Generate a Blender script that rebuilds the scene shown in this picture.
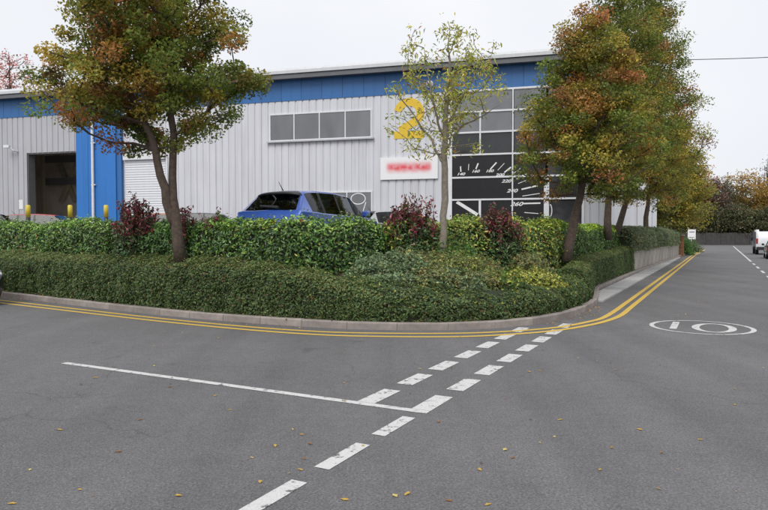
import bpy, bmesh, math, random
import numpy as np
from mathutils import Vector, Matrix
random.seed(7); rng = np.random.default_rng(11)
for o in list(bpy.data.objects): bpy.data.objects.remove(o)
sc = bpy.context.scene
COL = sc.collection

# ------------------------------------------------------------------ camera
F = 650.0; CX, CY = 384.0, 255.0; HZ = 235.0; CAMH = 1.7
PITCH = math.atan((CY - HZ) / F)
cam_d = bpy.data.cameras.new('camera'); cam = bpy.data.objects.new('camera', cam_d); COL.objects.link(cam)
cam.location = (0, 0, CAMH); cam.rotation_euler = (math.pi/2 - PITCH, 0, 0)
cam_d.sensor_width = 36.0; cam_d.lens = F / 768.0 * 36.0; cam_d.clip_end = 3000
sc.camera = cam
# ------------------------------------------------------------------ overcast sky, soft sun
SUN_EL, SUN_AZ = math.radians(50), math.radians(200)
w = bpy.data.worlds.new('World'); sc.world = w; w.use_nodes = True
nt = w.node_tree; nt.nodes.clear()
wo = nt.nodes.new('ShaderNodeOutputWorld'); bg = nt.nodes.new('ShaderNodeBackground')
sky = nt.nodes.new('ShaderNodeTexSky'); sky.sky_type = 'NISHITA'; sky.sun_disc = False
sky.sun_elevation = SUN_EL; sky.sun_rotation = SUN_AZ; sky.dust_density = 4
sk = nt.nodes.new('ShaderNodeVectorMath'); sk.operation = 'SCALE'; sk.inputs['Scale'].default_value = 0.09
nt.links.new(sky.outputs[0], sk.inputs[0])
# thin cloud texture: an even overcast with faint brighter and greyer patches
tc = nt.nodes.new('ShaderNodeTexCoord'); nz = nt.nodes.new('ShaderNodeTexNoise')
nz.inputs['Scale'].default_value = 1.6; nz.inputs['Detail'].default_value = 3
nt.links.new(tc.outputs['Generated'], nz.inputs['Vector'])
rp = nt.nodes.new('ShaderNodeValToRGB'); rp.color_ramp.elements[0].position = .3; rp.color_ramp.elements[1].position = .7
rp.color_ramp.elements[0].color = (.565, .585, .625, 1); rp.color_ramp.elements[1].color = (.68, .685, .705, 1)
nt.links.new(nz.outputs['Fac'], rp.inputs[0])
mx = nt.nodes.new('ShaderNodeMix'); mx.data_type = 'RGBA'; mx.inputs[0].default_value = .93
nt.links.new(sk.outputs[0], mx.inputs[6]); nt.links.new(rp.outputs[0], mx.inputs[7])
nt.links.new(mx.outputs[2], bg.inputs[0]); bg.inputs[1].default_value = 1.0
nt.links.new(bg.outputs[0], wo.inputs[0])
sd = bpy.data.lights.new('sun', 'SUN'); sd.energy = 1.5; sd.angle = math.radians(35); sd.color = (1, .97, .93)
sun = bpy.data.objects.new('sun', sd); COL.objects.link(sun)
sdir = Vector((math.sin(SUN_AZ)*math.cos(SUN_EL), math.cos(SUN_AZ)*math.cos(SUN_EL), math.sin(SUN_EL)))
sun.rotation_euler = sdir.to_track_quat('Z', 'Y').to_euler()
sc.view_settings.view_transform = 'Standard'; sc.view_settings.look = 'None'
sc.view_settings.exposure = 0.55; sc.view_settings.gamma = 1.0

# ------------------------------------------------------------------ measuring helpers
def ray(px, py):
    u = (px-CX)/F; v = (CY-py)/F; c, s = math.cos(PITCH), math.sin(PITCH)
    return np.array([u, v*s + c, v*c - s])
def ground(px, py, z=0.0):                       # point of the plane z seen at a pixel
    d = ray(px, py); t = (z-CAMH)/d[2]; return np.array([d[0]*t, d[1]*t])
def atY(px, py, Y):
    d = ray(px, py); t = Y/d[1]; return np.array([d[0]*t, Y, CAMH + d[2]*t])
RA = math.radians(27.35); RS, RC = math.sin(RA), math.cos(RA)
def R(n, s):                                     # road coordinates: n across, s along the main road
    return np.array([n*RC + s*RS, -n*RS + s*RC])

# ------------------------------------------------------------------ object helpers
def tag(o, label=None, cat=None, group=None, kind=None):
    if label: o['label'] = label
    if cat: o['category'] = cat
    if group: o['group'] = group
    if kind: o['kind'] = kind
    return o
def thing(name, label, cat, loc=(0,0,0), rz=0, group=None):
    o = bpy.data.objects.new(name, None); COL.objects.link(o); o.empty_display_size = .2
    o.location = loc; o.rotation_euler = (0,0,rz)
    return tag(o, label, cat, group)
def link(name, me, parent=None, loc=(0,0,0), rot=(0,0,0)):
    o = bpy.data.objects.new(name, me); COL.objects.link(o); o.parent = parent
    o.location = loc; o.rotation_euler = rot
    return o
def mesh(name, verts, faces, mat, smooth=False):
    me = bpy.data.meshes.new(name); me.from_pydata([tuple(map(float, v)) for v in verts], [], [tuple(map(int, f)) for f in faces])
    if mat: me.materials.append(mat)
    if smooth: me.polygons.foreach_set('use_smooth', np.ones(len(me.polygons), bool))
    me.update(); return me
class MB:
    def __init__(s): s.v = []; s.f = []
    def add(s, vs, fs):
        b = len(s.v); s.v += [tuple(map(float, v)) for v in vs]; s.f += [tuple(b+i for i in f) for f in fs]; return s
    def box(s, x0, x1, y0, y1, z0, z1):
        return s.add([(x0,y0,z0),(x1,y0,z0),(x1,y1,z0),(x0,y1,z0),(x0,y0,z1),(x1,y0,z1),(x1,y1,z1),(x0,y1,z1)],
                     [(0,3,2,1),(4,5,6,7),(0,1,5,4),(1,2,6,5),(2,3,7,6),(3,0,4,7)])
    def tube(s, pts, radii, n=8, cap=True):
        pts = [np.array(p, float) for p in pts]; m = len(pts); rings = []
        if np.isscalar(radii): radii = [radii]*m
        up = np.array([.13, .21, .97]); prev = None
        for i, p in enumerate(pts):
            d = pts[min(i+1, m-1)] - pts[max(i-1, 0)]; d /= (np.linalg.norm(d)+1e-9)
            a = prev if prev is not None else (up if abs(d@up) < .9 else np.array([1., 0, 0]))
            a = a - d*(a@d); a /= (np.linalg.norm(a)+1e-9); b = np.cross(d, a); prev = a
            rings.append([p + radii[i]*(a*math.cos(t)+b*math.sin(t)) for t in np.linspace(0, 2*math.pi, n, endpoint=False)])
        vs = [q for r in rings for q in r]; fs = []
        for i in range(m-1):
            for k in range(n):
                k2 = (k+1) % n; fs.append((i*n+k, i*n+k2, (i+1)*n+k2, (i+1)*n+k))
        if cap: fs.append(tuple(range(n-1, -1, -1))); fs.append(tuple((m-1)*n+k for k in range(n)))
        return s.add(vs, fs)
    def cyl(s, p0, p1, r, n=12): return s.tube([p0, p1], r, n)
    def prism(s, poly, axis, a, b):             # 2-D polygon extruded along an axis
        def P(q, t):
            return (t, q[0], q[1]) if axis == 'x' else ((q[0], t, q[1]) if axis == 'y' else (q[0], q[1], t))
        n = len(poly); vs = [P(q, a) for q in poly] + [P(q, b) for q in poly]
        fs = [tuple(range(n)), tuple(range(2*n-1, n-1, -1))] + [(i, i+n, (i+1) % n+n, (i+1) % n) for i in range(n)]
        return s.add(vs, fs)
    def me(s, name, mat, smooth=False, bevel=0, fix=True):
        m = mesh(name, s.v, s.f, mat, smooth)
        bm = bmesh.new(); bm.from_mesh(m)
        if fix: bmesh.ops.recalc_face_normals(bm, faces=bm.faces)
        if bevel: bmesh.ops.bevel(bm, geom=list(bm.edges), offset=bevel, segments=1, affect='EDGES')
        bm.to_mesh(m); bm.free(); return m
    def build(s, name, mat, parent=None, smooth=False, bevel=0, fix=True):
        return link(name, s.me(name, mat, smooth, bevel, fix), parent)

# ------------------------------------------------------------------ materials
def srgb(r, g, b):
    f = lambda c: ((c/255+.055)/1.055)**2.4 if c/255 > .04045 else c/255/12.92
    return (f(r), f(g), f(b), 1)
def newmat(name):
    m = bpy.data.materials.new(name); m.use_nodes = True
    t = m.node_tree; return m, t, t.nodes['Principled BSDF']
def N(t, kind, **kw):
    n = t.nodes.new(kind)
    for k, v in kw.items():
        if k in ('data_type', 'operation', 'blend_type', 'attribute_name', 'noise_dimensions', 'feature', 'wave_type', 'bands_direction'): setattr(n, k, v)
        else: n.inputs[k].default_value = v
    return n
def ramp(t, src, stops):
    r = t.nodes.new('ShaderNodeValToRGB'); e = r.color_ramp.elements
    while len(e) < len(stops): e.new(.5)
    for i, (p, c) in enumerate(stops): e[i].position = p; e[i].color = c if len(c) == 4 else (*c, 1)
    t.links.new(src, r.inputs[0]); return r
def mixc(t, fac, a, b, blend='MIX'):
    m = t.nodes.new('ShaderNodeMix'); m.data_type = 'RGBA'; m.blend_type = blend
    for i, v in ((0, fac), (6, a), (7, b)):
        if hasattr(v, 'links'): t.links.new(v, m.inputs[i])
        else: m.inputs[i].default_value = v
    return m.outputs[2]
def piece_tone(t, p, src, amt):                  # each stone or panel a little lighter or darker than its neighbour
    oi = t.nodes.new('ShaderNodeObjectInfo'); rr = ramp(t, oi.outputs['Random'], [(0, (1-amt,)*3), (1, (1+amt*.6,)*3)])
    t.links.new(mixc(t, 1, src, rr.outputs[0], 'MULTIPLY'), p.inputs['Base Color'])
def plain(name, col, rough=.6, metal=0, var=.12, scale=3, bump=0, bscale=60, spec=.5):
    m, t, p = newmat(name); c = tuple(col[:3])
    tc = t.nodes.new('ShaderNodeTexCoord')
    n = N(t, 'ShaderNodeTexNoise', Scale=scale, Detail=6, Roughness=.65); t.links.new(tc.outputs['Object'], n.inputs['Vector'])
    lo = tuple(x*(1-var) for x in c); hi = tuple(min(1, x*(1+var)) for x in c)
    r = ramp(t, n.outputs['Fac'], [(.3, lo), (.7, hi)]); t.links.new(r.outputs[0], p.inputs['Base Color'])
    p.inputs['Roughness'].default_value = rough; p.inputs['Metallic'].default_value = metal
    p.inputs['Specular IOR Level'].default_value = spec
    if name in ('kerb_concrete', 'channel_concrete', 'wall_concrete', 'brick'): piece_tone(t, p, r.outputs[0], .16)
    if bump:
        n2 = N(t, 'ShaderNodeTexNoise', Scale=bscale, Detail=4); t.links.new(tc.outputs['Object'], n2.inputs['Vector'])
        b = N(t, 'ShaderNodeBump', Strength=bump, Distance=.01); t.links.new(n2.outputs['Fac'], b.inputs['Height']); t.links.new(b.outputs[0], p.inputs['Normal'])
    return m
def asphalt(name, base=(.137, .134, .138)):
    m, t, p = newmat(name); tc = t.nodes.new('ShaderNodeTexCoord'); o = tc.outputs['Object']
    def noise(sc_, det, ro, vec=o):
        n = N(t, 'ShaderNodeTexNoise', Scale=sc_, Detail=det, Roughness=ro); t.links.new(vec, n.inputs['Vector']); return n.outputs['Fac']
    def mul(c, src, stops, f=1): return mixc(t, f, c, ramp(t, src, stops).outputs[0], 'MULTIPLY')
    g = lambda v: (v, v, v)
    mp = N(t, 'ShaderNodeMapping'); mp.inputs['Rotation'].default_value = (0, 0, RA); mp.inputs['Scale'].default_value = (1.1, .035, 1); t.links.new(o, mp.inputs[0])
    vo = N(t, 'ShaderNodeTexVoronoi', Scale=95); t.links.new(o, vo.inputs['Vector'])
    c = mul((*base, 1), noise(.28, 5, .6), [(.3, g(.84)), (.7, (1.12, 1.115, 1.11))])
    c = mul(c, noise(1.0, 3, .5, mp.outputs[0]), [(.34, g(.90)), (.62, g(1.07))])          # wheel-polished bands along the road
    c = mul(c, noise(1.7, 8, .75), [(.30, g(.80)), (.42, g(1)), (.75, g(1.06))])            # blotches
    c = mul(c, noise(7, 6, .7), [(.3, g(.9)), (.7, g(1.08))])
    c = mul(c, noise(55, 4, .85), [(.3, g(.42)), (.5, g(1)), (.74, (1.8, 1.78, 1.75))])      # aggregate
    c = mul(c, vo.outputs['Color'], [(0, g(.7)), (.6, g(1)), (.95, g(1.35))], .7)
    # a few hairline cracks
    wv = t.nodes.new('ShaderNodeVectorMath'); wv.operation = 'ADD'; nv = N(t, 'ShaderNodeTexNoise', Scale=1.3, Detail=5); t.links.new(o, nv.inputs['Vector'])
    t.links.new(o, wv.inputs[0]); t.links.new(nv.outputs['Color'], wv.inputs[1])
    cr = N(t, 'ShaderNodeTexVoronoi', feature='DISTANCE_TO_EDGE', Scale=.22); t.links.new(wv.outputs[0], cr.inputs['Vector'])
    ck = ramp(t, cr.outputs['Distance'], [(.0, g(1)), (.0028, g(0))]); cm = ramp(t, noise(.45, 2, .5), [(.52, g(0)), (.58, g(1))])
    mk = N(t, 'ShaderNodeMath', operation='MULTIPLY'); t.links.new(ck.outputs[0], mk.inputs[0]); t.links.new(cm.outputs[0], mk.inputs[1])
    mk2 = N(t, 'ShaderNodeMath', operation='MULTIPLY'); mk2.inputs[1].default_value = .38; t.links.new(mk.outputs[0], mk2.inputs[0])
    c = mixc(t, mk2.outputs[0], c, (.03, .03, .03, 1))
    # dark oil spots
    sp = N(t, 'ShaderNodeTexVoronoi', Scale=.55); t.links.new(wv.outputs[0], sp.inputs['Vector'])
    c = mul(c, sp.outputs['Distance'], [(.04, g(.55)), (.09, g(1))], .55)
    t.links.new(c, p.inputs['Base Color'])
    p.inputs['Roughness'].default_value = .8; p.inputs['Specular IOR Level'].default_value = .35
    b = N(t, 'ShaderNodeBump', Strength=.5, Distance=.008); t.links.new(vo.outputs['Distance'], b.inputs['Height'])
    t.links.new(b.outputs[0], p.inputs['Normal']); return m
def paint(name, col, wear=.5):
    m, t, p = newmat(name); tc = t.nodes.new('ShaderNodeTexCoord'); o = tc.outputs['Object']
    n = N(t, 'ShaderNodeTexNoise', Scale=9, Detail=8, Roughness=.75); t.links.new(o, n.inputs['Vector'])
    f = N(t, 'ShaderNodeTexNoise', Scale=70, Detail=3, Roughness=.7); t.links.new(o, f.inputs['Vector'])
    a = mixc(t, 1, (*col, 1), ramp(t, f.outputs['Fac'], [(.2, (.72,)*3), (.6, (1.03,)*3)]).outputs[0], 'MULTIPLY')
    wr = ramp(t, n.outputs['Fac'], [(.27+.12*wear, (1,)*3), (.34+.12*wear, (0,)*3)])
    c = mixc(t, wr.outputs[0], a, (.10, .098, .098, 1)); t.links.new(c, p.inputs['Base Color'])
    p.inputs['Roughness'].default_value = .7
    b = N(t, 'ShaderNodeBump', Strength=.4, Distance=.004); t.links.new(f.outputs['Fac'], b.inputs['Height']); t.links.new(b.outputs[0], p.inputs['Normal'])
    return m
def leafmat(name, rough=.5, trans=.3, spec=.4):
    m, t, p = newmat(name)
    a = t.nodes.new('ShaderNodeAttribute'); a.attribute_name = 'Col'
    t.links.new(a.outputs['Color'], p.inputs['Base Color']); p.inputs['Roughness'].default_value = rough
    p.inputs['Specular IOR Level'].default_value = spec
    tr = t.nodes.new('ShaderNodeBsdfTranslucent'); t.links.new(a.outputs['Color'], tr.inputs[0])
    ms = t.nodes.new('ShaderNodeMixShader'); ms.inputs[0].default_value = trans
    t.links.new(p.outputs[0], ms.inputs[1]); t.links.new(tr.outputs[0], ms.inputs[2])
    t.links.new(ms.outputs[0], t.nodes['Material Output'].inputs[0]); return m
def glassmat(name, tint=(.35, .4, .4), rough=.02, ior=1.6):
    m, t, p = newmat(name); t.nodes.remove(p)
    fr = N(t, 'ShaderNodeFresnel', IOR=ior); tr = t.nodes.new('ShaderNodeBsdfTransparent'); tr.inputs[0].default_value = (*tint, 1)
    gl = N(t, 'ShaderNodeBsdfGlossy', Roughness=rough); gl.inputs[0].default_value = (.95, .97, 1, 1)
    ms = t.nodes.new('ShaderNodeMixShader'); t.links.new(fr.outputs[0], ms.inputs[0]); t.links.new(tr.outputs[0], ms.inputs[1]); t.links.new(gl.outputs[0], ms.inputs[2])
    t.links.new(ms.outputs[0], t.nodes['Material Output'].inputs[0]); return m
def carpaint(name, col):
    m, t, p = newmat(name)
    n = N(t, 'ShaderNodeTexNoise', Scale=2.5, Detail=5); tc = t.nodes.new('ShaderNodeTexCoord'); t.links.new(tc.outputs['Object'], n.inputs['Vector'])
    t.links.new(ramp(t, n.outputs['Fac'], [(.3, tuple(c*.9 for c in col)), (.7, tuple(min(1, c*1.06) for c in col))]).outputs[0], p.inputs['Base Color'])
    p.inputs['Roughness'].default_value = .35; p.inputs['Metallic'].default_value = .25
    p.inputs['Coat Weight'].default_value = .7; p.inputs['Coat Roughness'].default_value = .05; return m
def panelmat(name, col, rough=.45):
    # coated steel sheet with faint rain streaks down it
    m, t, p = newmat(name); tc = t.nodes.new('ShaderNodeTexCoord')
    mp = N(t, 'ShaderNodeMapping'); mp.inputs['Scale'].default_value = (3.2, 3.2, .12); t.links.new(tc.outputs['Object'], mp.inputs[0])
    n = N(t, 'ShaderNodeTexNoise', Scale=1.2, Detail=6, Roughness=.7); t.links.new(mp.outputs[0], n.inputs['Vector'])
    n2 = N(t, 'ShaderNodeTexNoise', Scale=.5, Detail=3); t.links.new(tc.outputs['Object'], n2.inputs['Vector'])
    c = mixc(t, 1, (*col, 1), ramp(t, n.outputs['Fac'], [(.22, (.78, .77, .74)), (.5, (.97,)*3), (.7, (1.04,)*3)]).outputs[0], 'MULTIPLY')
    c = mixc(t, 1, c, ramp(t, n2.outputs['Fac'], [(.3, (.95,)*3), (.7, (1.03,)*3)]).outputs[0], 'MULTIPLY')
    piece_tone(t, p, c, .07); p.inputs['Roughness'].default_value = rough; return m
M = dict(
    asphalt=asphalt('road_asphalt'), yard=asphalt('yard_asphalt', (.11, .107, .105)),
    white=paint('white_road_paint', (.58, .58, .57), .95), yellow=paint('yellow_road_paint', (.62, .42, .08), .55),
    kerb=plain('kerb_concrete', (.27, .235, .215), .85, var=.22, scale=5, bump=.5, bscale=90),
    slab=plain('channel_concrete', (.40, .395, .39), .8, var=.16, scale=3, bump=.3, bscale=80),
    wallc=plain('wall_concrete', (.31, .285, .255), .9, var=.28, scale=1.6, bump=.5, bscale=30),
    soil=plain('soil', (.055, .038, .027), .95, var=.4, scale=9, bump=1, bscale=40),
    grass=plain('rough_grass', (.05, .07, .025), .9, var=.4, scale=.4),
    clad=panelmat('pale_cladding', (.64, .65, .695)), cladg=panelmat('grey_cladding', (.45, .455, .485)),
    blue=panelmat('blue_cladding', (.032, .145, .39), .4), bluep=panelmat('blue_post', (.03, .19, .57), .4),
    roof=plain('roof_sheet', (.55, .56, .58), .5, var=.08), gutter=plain('gutter', (.12, .125, .135), .5, var=.1),
    frame=plain('white_frame', (.70, .71, .74), .45, var=.06), reveal=plain('door_reveal', (.16, .16, .165), .6),
    pane=None, blackfilm=plain('black_film', (.012, .012, .014), .3, var=.2), filmwhite=plain('white_vinyl', (.78, .78, .78), .5, var=.05),
    two=plain('yellow_sign_paint', (.70, .47, .03), .5, var=.1), shutter=plain('shutter', (.70, .715, .75), .5, var=.05),
    inner=plain('inside_wall', (.70, .62, .54), .9, var=.25, scale=.6), innerf=plain('inside_floor', (.36, .33, .30), .8), steel=plain('inside_steel', (.40, .38, .26), .7),
    dark=plain('black_plastic', (.018, .018, .02), .45, var=.2), tyre=plain('tyre', (.02, .02, .021), .8, var=.2),
    alloy=plain('alloy', (.5, .5, .52), .3, .8, var=.05), redlamp=plain('red_lamp', (.35, .01, .012), .15, var=.1), lamp=plain('clear_lamp', (.6, .6, .62), .1, var=.1),
    seat=plain('seat_fabric', (.03, .03, .034), .9, var=.2), carglass=glassmat('car_glass', (.62, .67, .68), ior=1.6), darkglass=glassmat('dark_car_glass', (.16, .17, .17), ior=1.45), plate=plain('number_plate', (.62, .48, .05), .4),
    bark=plain('bark', (.085, .062, .048), .95, var=.45, scale=14, bump=1, bscale=30), barkp=plain('pale_bark', (.20, .175, .14), .9, var=.3, scale=16, bump=.6, bscale=30),
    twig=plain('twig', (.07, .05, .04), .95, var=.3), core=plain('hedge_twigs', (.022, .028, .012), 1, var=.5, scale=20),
    leaf=leafmat('leaf', .45, .42), gloss=leafmat('glossy_leaf', .28, .22, .55), bolly=plain('bollard_yellow', (.60, .47, .04), .45, var=.1), bollk=plain('bollard_black', (.02, .02, .024), .5),
    fence=plain('fence_timber', (.06, .055, .055), .9, var=.3, scale=2), brick=plain('brick', (.24, .105, .05), .9, var=.3, scale=14), mortar=plain('mortar', (.20, .16, .12), .95),
    signw=plain('white_sign', (.75, .75, .75), .5, var=.04), wire=plain('cable', (.05, .05, .055), .6), dead=plain('fallen_leaf_a', (.46, .29, .05), .8, var=.35, scale=30), dead2=plain('fallen_leaf_b', (.24, .11, .035), .85, var=.4, scale=30), dead3=plain('fallen_leaf_c', (.50, .40, .14), .8, var=.3, scale=30))
def panemat():
    m, t, p = newmat('window_glass'); tc = t.nodes.new('ShaderNodeTexCoord')
    mp = N(t, 'ShaderNodeMapping'); mp.inputs['Scale'].default_value = (.7, .7, .25); t.links.new(tc.outputs['Object'], mp.inputs[0])
    n = N(t, 'ShaderNodeTexNoise', Scale=1.0, Detail=2); t.links.new(mp.outputs[0], n.inputs['Vector'])
    t.links.new(ramp(t, n.outputs['Fac'], [(.3, (.09, .095, .105)), (.7, (.17, .175, .19))]).outputs[0], p.inputs['Base Color'])
    p.inputs['Roughness'].default_value = .05; p.inputs['IOR'].default_value = 1.9; return m
M['pane'] = panemat()
M['pane2'] = plain('dark_window_glass', (.035, .036, .04), .06, var=.3, scale=.7)
def signmat():   # the company sign: its red lettering is only a soft smear in the photograph
    m, t, p = newmat('company_sign_print'); tc = t.nodes.new('ShaderNodeTexCoord')
    sx = t.nodes.new('ShaderNodeSeparateXYZ'); t.links.new(tc.outputs['Generated'], sx.inputs[0])
    def band(src, c, h, soft):
        a = N(t, 'ShaderNodeMath', operation='SUBTRACT'); a.inputs[1].default_value = c; t.links.new(src, a.inputs[0])
        b = N(t, 'ShaderNodeMath', operation='ABSOLUTE'); t.links.new(a.outputs[0], b.inputs[0])
        r = N(t, 'ShaderNodeMapRange'); r.interpolation_type = 'SMOOTHSTEP'
        r.inputs[1].default_value = h-soft; r.inputs[2].default_value = h+soft; r.inputs[3].default_value = 1; r.inputs[4].default_value = 0
        t.links.new(b.outputs[0], r.inputs[0]); return r.outputs[0]
    bx = band(sx.outputs[0], .5, .385, .04); bz = band(sx.outputs[2], .53, .17, .18)
    w = N(t, 'ShaderNodeTexNoise', Scale=11, Detail=1); mp = N(t, 'ShaderNodeMapping'); mp.inputs['Scale'].default_value = (1, 1, .35)
    t.links.new(tc.outputs['Generated'], mp.inputs[0]); t.links.new(mp.outputs[0], w.inputs['Vector'])
    r = ramp(t, w.outputs['Fac'], [(.3, (.62,)*3), (.6, (1,)*3)])
    a = N(t, 'ShaderNodeMath', operation='MULTIPLY'); t.links.new(bx, a.inputs[0]); t.links.new(bz, a.inputs[1])
    b = N(t, 'ShaderNodeMath', operation='MULTIPLY'); t.links.new(a.outputs[0], b.inputs[0]); t.links.new(r.outputs[0], b.inputs[1])
    t.links.new(mixc(t, b.outputs[0], (.80, .80, .82, 1), (.72, .06, .09, 1)), p.inputs['Base Color']); p.inputs['Roughness'].default_value = .5; return m
M['sign'] = signmat()

# ------------------------------------------------------------------ kerb line and bed lines (world plan)
def nk(s): return -3.25+max(0, s-31)*.0208        # the kerb drifts outwards at the far end
kp = [(0,296.5),(60,303.7),(120,310.8),(180,317.2),(235,322),(300,326.6),(360,329.6),(420,330.6),(470,329.8),(515,327),(548,322.5),(573,316.5),(588,310.3),(597,304)]
K = [ground(*p) for p in kp]
d0 = K[0]-K[1]; d0 /= np.linalg.norm(d0)
K = [K[0]+d0*t for t in (13, 9, 6, 3)] + K
K += [R(-2.95, 18.6), R(-3.25, 20.6)] + [R(nk(s), s) for s in range(23, 63, 3)]
K = np.array(K)
def smooth_path(P, step=.12):
    P = np.array(P); out = []
    n = len(P)
    for i in range(n-1):
        p0, p1, p2, p3 = P[max(i-1, 0)], P[i], P[i+1], P[min(i+2, n-1)]
        m = max(2, int(np.linalg.norm(p2-p1)/step))
        for t in np.linspace(0, 1, m, endpoint=False):
            out.append(.5*((2*p1)+(-p0+p2)*t+(2*p0-5*p1+4*p2-p3)*t*t+(-p0+3*p1-3*p2+p3)*t**3))
    out.append(P[-1]); return np.array(out)
def normals_of(P):                               # to the left of the direction of travel = into the bed
    T = np.gradient(P, axis=0); T /= np.linalg.norm(T, axis=1)[:, None]; return np.stack([-T[:, 1], T[:, 0]], 1)
def resample(P, n=None, step=None):
    d = np.r_[0, np.cumsum(np.linalg.norm(np.diff(P, axis=0), axis=1))]
    t = np.linspace(0, d[-1], n) if n else np.arange(0, d[-1], step)
    return np.stack([np.interp(t, d, P[:, 0]), np.interp(t, d, P[:, 1])], 1)
KS = smooth_path(K); KN = normals_of(KS)
def ik(px):                                      # index on the kerb line nearest to an image column
    r = (px-CX)/F; return int(np.argmin(np.abs(KS[:, 0]/KS[:, 1]-r) + (KS[:, 1] < 1)*9 ))
TER = 1.2
kl = [K[i] + 1.42*normals_of(K)[i] for i in range(0, 9)]           # left straight stretch of the laurel line
LP = np.array(kl + [np.array(p) for p in [(-1.2, 13.75), (.35, 14.5), (2.2, 15.8), (4.0, 17.5), (5.2, 19.8)]] + [R(nk(s)-1.25, s) for s in range(23, 63, 3)])
LS = smooth_path(LP)

# ------------------------------------------------------------------ setting
def sheet(name, pts, z, mat, kind='structure'):
    me = mesh(name, [(p[0], p[1], z) for p in pts], [tuple(range(len(pts)))], mat)
    bm = bmesh.new(); bm.from_mesh(me); bmesh.ops.triangulate(bm, faces=bm.faces); bmesh.ops.recalc_face_normals(bm, faces=bm.faces)
    for f in bm.faces:
        if f.normal.z < 0: f.normal_flip()
    bm.to_mesh(me); bm.free(); return tag(link(name, me), kind=kind)
sheet('ground', [(-900, -300), (900, -300), (900, 1500), (-900, 1500)], -.03, M['grass'])
sheet('road', [(-70, -30), (90, -30), (90, 111.5), (-70, 111.5)], 0, M['asphalt'])
# planting bed rising from the kerb to the yard
nb = 160; A = resample(KS, nb); An = normals_of(A); B = resample(LS, nb)
for i in range(nb):                              # match each bed row to its nearest laurel point
    B[i] = LS[np.argmin(np.linalg.norm(LS-A[i], axis=1))]
v, f = [], []
prof = [(0, -.02), (0.06, .10), (.3, .30), (.62, .66), (.9, 1.0), (1.0, TER+.02)]
for i in range(nb):
    for q, z in prof:
        p = A[i]+.10*An[i] + (B[i]-A[i]-.10*An[i])*q; v.append((p[0], p[1], z))
m = len(prof)
for i in range(nb-1):
    for k in range(m-1): f.append((i*m+k, (i+1)*m+k, (i+1)*m+k+1, i*m+k+1))
tag(link('planting_bed', mesh('planting_bed', v, f, M['soil'], True)), kind='structure')
sheet('yard', [tuple(p) for p in resample(LS, 60)] + [tuple(R(-30, 66)), (-70, 95), (-70, 30)], TER, M['yard'])

# kerb stones
kb = MB(); kb.prism([(-.005, -.05), (-.125, -.05), (-.125, .135), (-.022, .135), (-.005, .115)], 'x', -.455, .455)
kerb_me = kb.me('kerb_stone', M['kerb'], bevel=.004)
kerb = tag(thing('kerb', None, None), kind='structure')
def lay(parent, me, name, P, step, z=0, side=1):
    c = resample(P, step=step)
    for i in range(len(c)-1):
        a, b = c[i], c[i+1]; ang = math.atan2(b[1]-a[1], b[0]-a[0])
        mid = (a+b)/2
        o = link(name, me, parent, (mid[0], mid[1], z+random.uniform(-.003, .003)), (0, random.uniform(-.003, .003), ang))
iC = ik(597)
# profile's outer face is at local y = 0 side: mirror so that the stone lies inside the line
for vv in kerb_me.vertices: vv.co.y = -vv.co.y
kerb_me.flip_normals()
lay(kerb, kerb_me, 'kerb_stone', KS[:], .918)
ch = tag(thing('concrete_channel', None, None), kind='structure')
sb = MB().box(-.30, .30, -.436, .436, -.05, .045).me('channel_slab', M['slab'], bevel=.006)
for i in range(40):
    s = 17.6+.9*i
    nin = -3.20 if s > 20.5 else -2.86-.34*(s-17.6)/2.9
    wd = nin+2.62
    if s > 46: wd = wd*(1-(s-46)/12)
    n0 = -2.62+wd/2
    p = R(n0, s); o = link('channel_slab', sb, ch, (p[0], p[1], 0), (0, 0, -RA)); o.scale = (abs(wd)/.6, 1, 1)

# road markings
marks = tag(thing('road_markings', None, None), kind='structure')
def quad_mark(name, n0, n1, s0, s1, mat, z=.004):
    pts = [R(n0, s0), R(n1, s0), R(n1, s1), R(n0, s1)]
    return link(name, mesh(name, [(*p, z) for p in pts], [(0, 1, 2, 3)], mat), marks)
for k in range(8): quad_mark('give_way_dash', -2.66, -2.46, 6.03-.30+.9*k, 6.03+.30+.9*k, M['white'])
for k in range(7): quad_mark('give_way_dash', -3.27, -3.07, 6.03-.30+.9*k, 6.03+.30+.9*k, M['white'])
quad_mark('centre_line', -7.72, -2.46, 5.625, 5.725, M['white'])
for s in (5.14, 4.26, 3.36, 2.4): quad_mark('edge_dash', -2.62, -2.49, s-.31, s+.31, M['white'])
for s in range(0, 6): quad_mark('lane_dash', 1.70, 1.82, 20+4.5*s, 22.2+4.5*s, M['white'])
quad_mark('lane_line', 1.70, 1.83, 47.5, 112, M['white'])
def ribbon(name, P, wd, mat, z=.006):
    P = resample(smooth_path(P, .1), step=.12); nn = normals_of(P); v = []
    for p, q in zip(P, nn): v += [(*(p-q*wd/2), z), (*(p+q*wd/2), z)]
    return link(name, mesh(name, v, [(2*i, 2*i+2, 2*i+3, 2*i+1) for i in range(len(P)-1)], mat), marks)
up = [(0,300.4),(80,309.6),(157,318.3),(235,325.9),(300,330.8),(360,333.2),(453,333.6),(515,331.2),(560,327.2),(590,321.6),(603,318)]
lo = [(0,303),(80,312.4),(157,321.2),(235,328.9),(300,333.9),(360,336.4),(453,337.0),(515,334.3),(560,330.2),(592,324.8),(610,320)]
def yl(pts, n):
    P = [ground(*p) for p in pts]; d = P[0]-P[1]; d /= np.linalg.norm(d); return [P[0]+d*12, P[0]+d*5] + P
ribbon('yellow_line', yl(up, 0) + [R(-2.07, s) for s in (15.3, 17, 22, 30, 45, 60)] + [R(-1.95, 70), R(-1.8, 84)], .12, M['yellow'])
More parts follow.
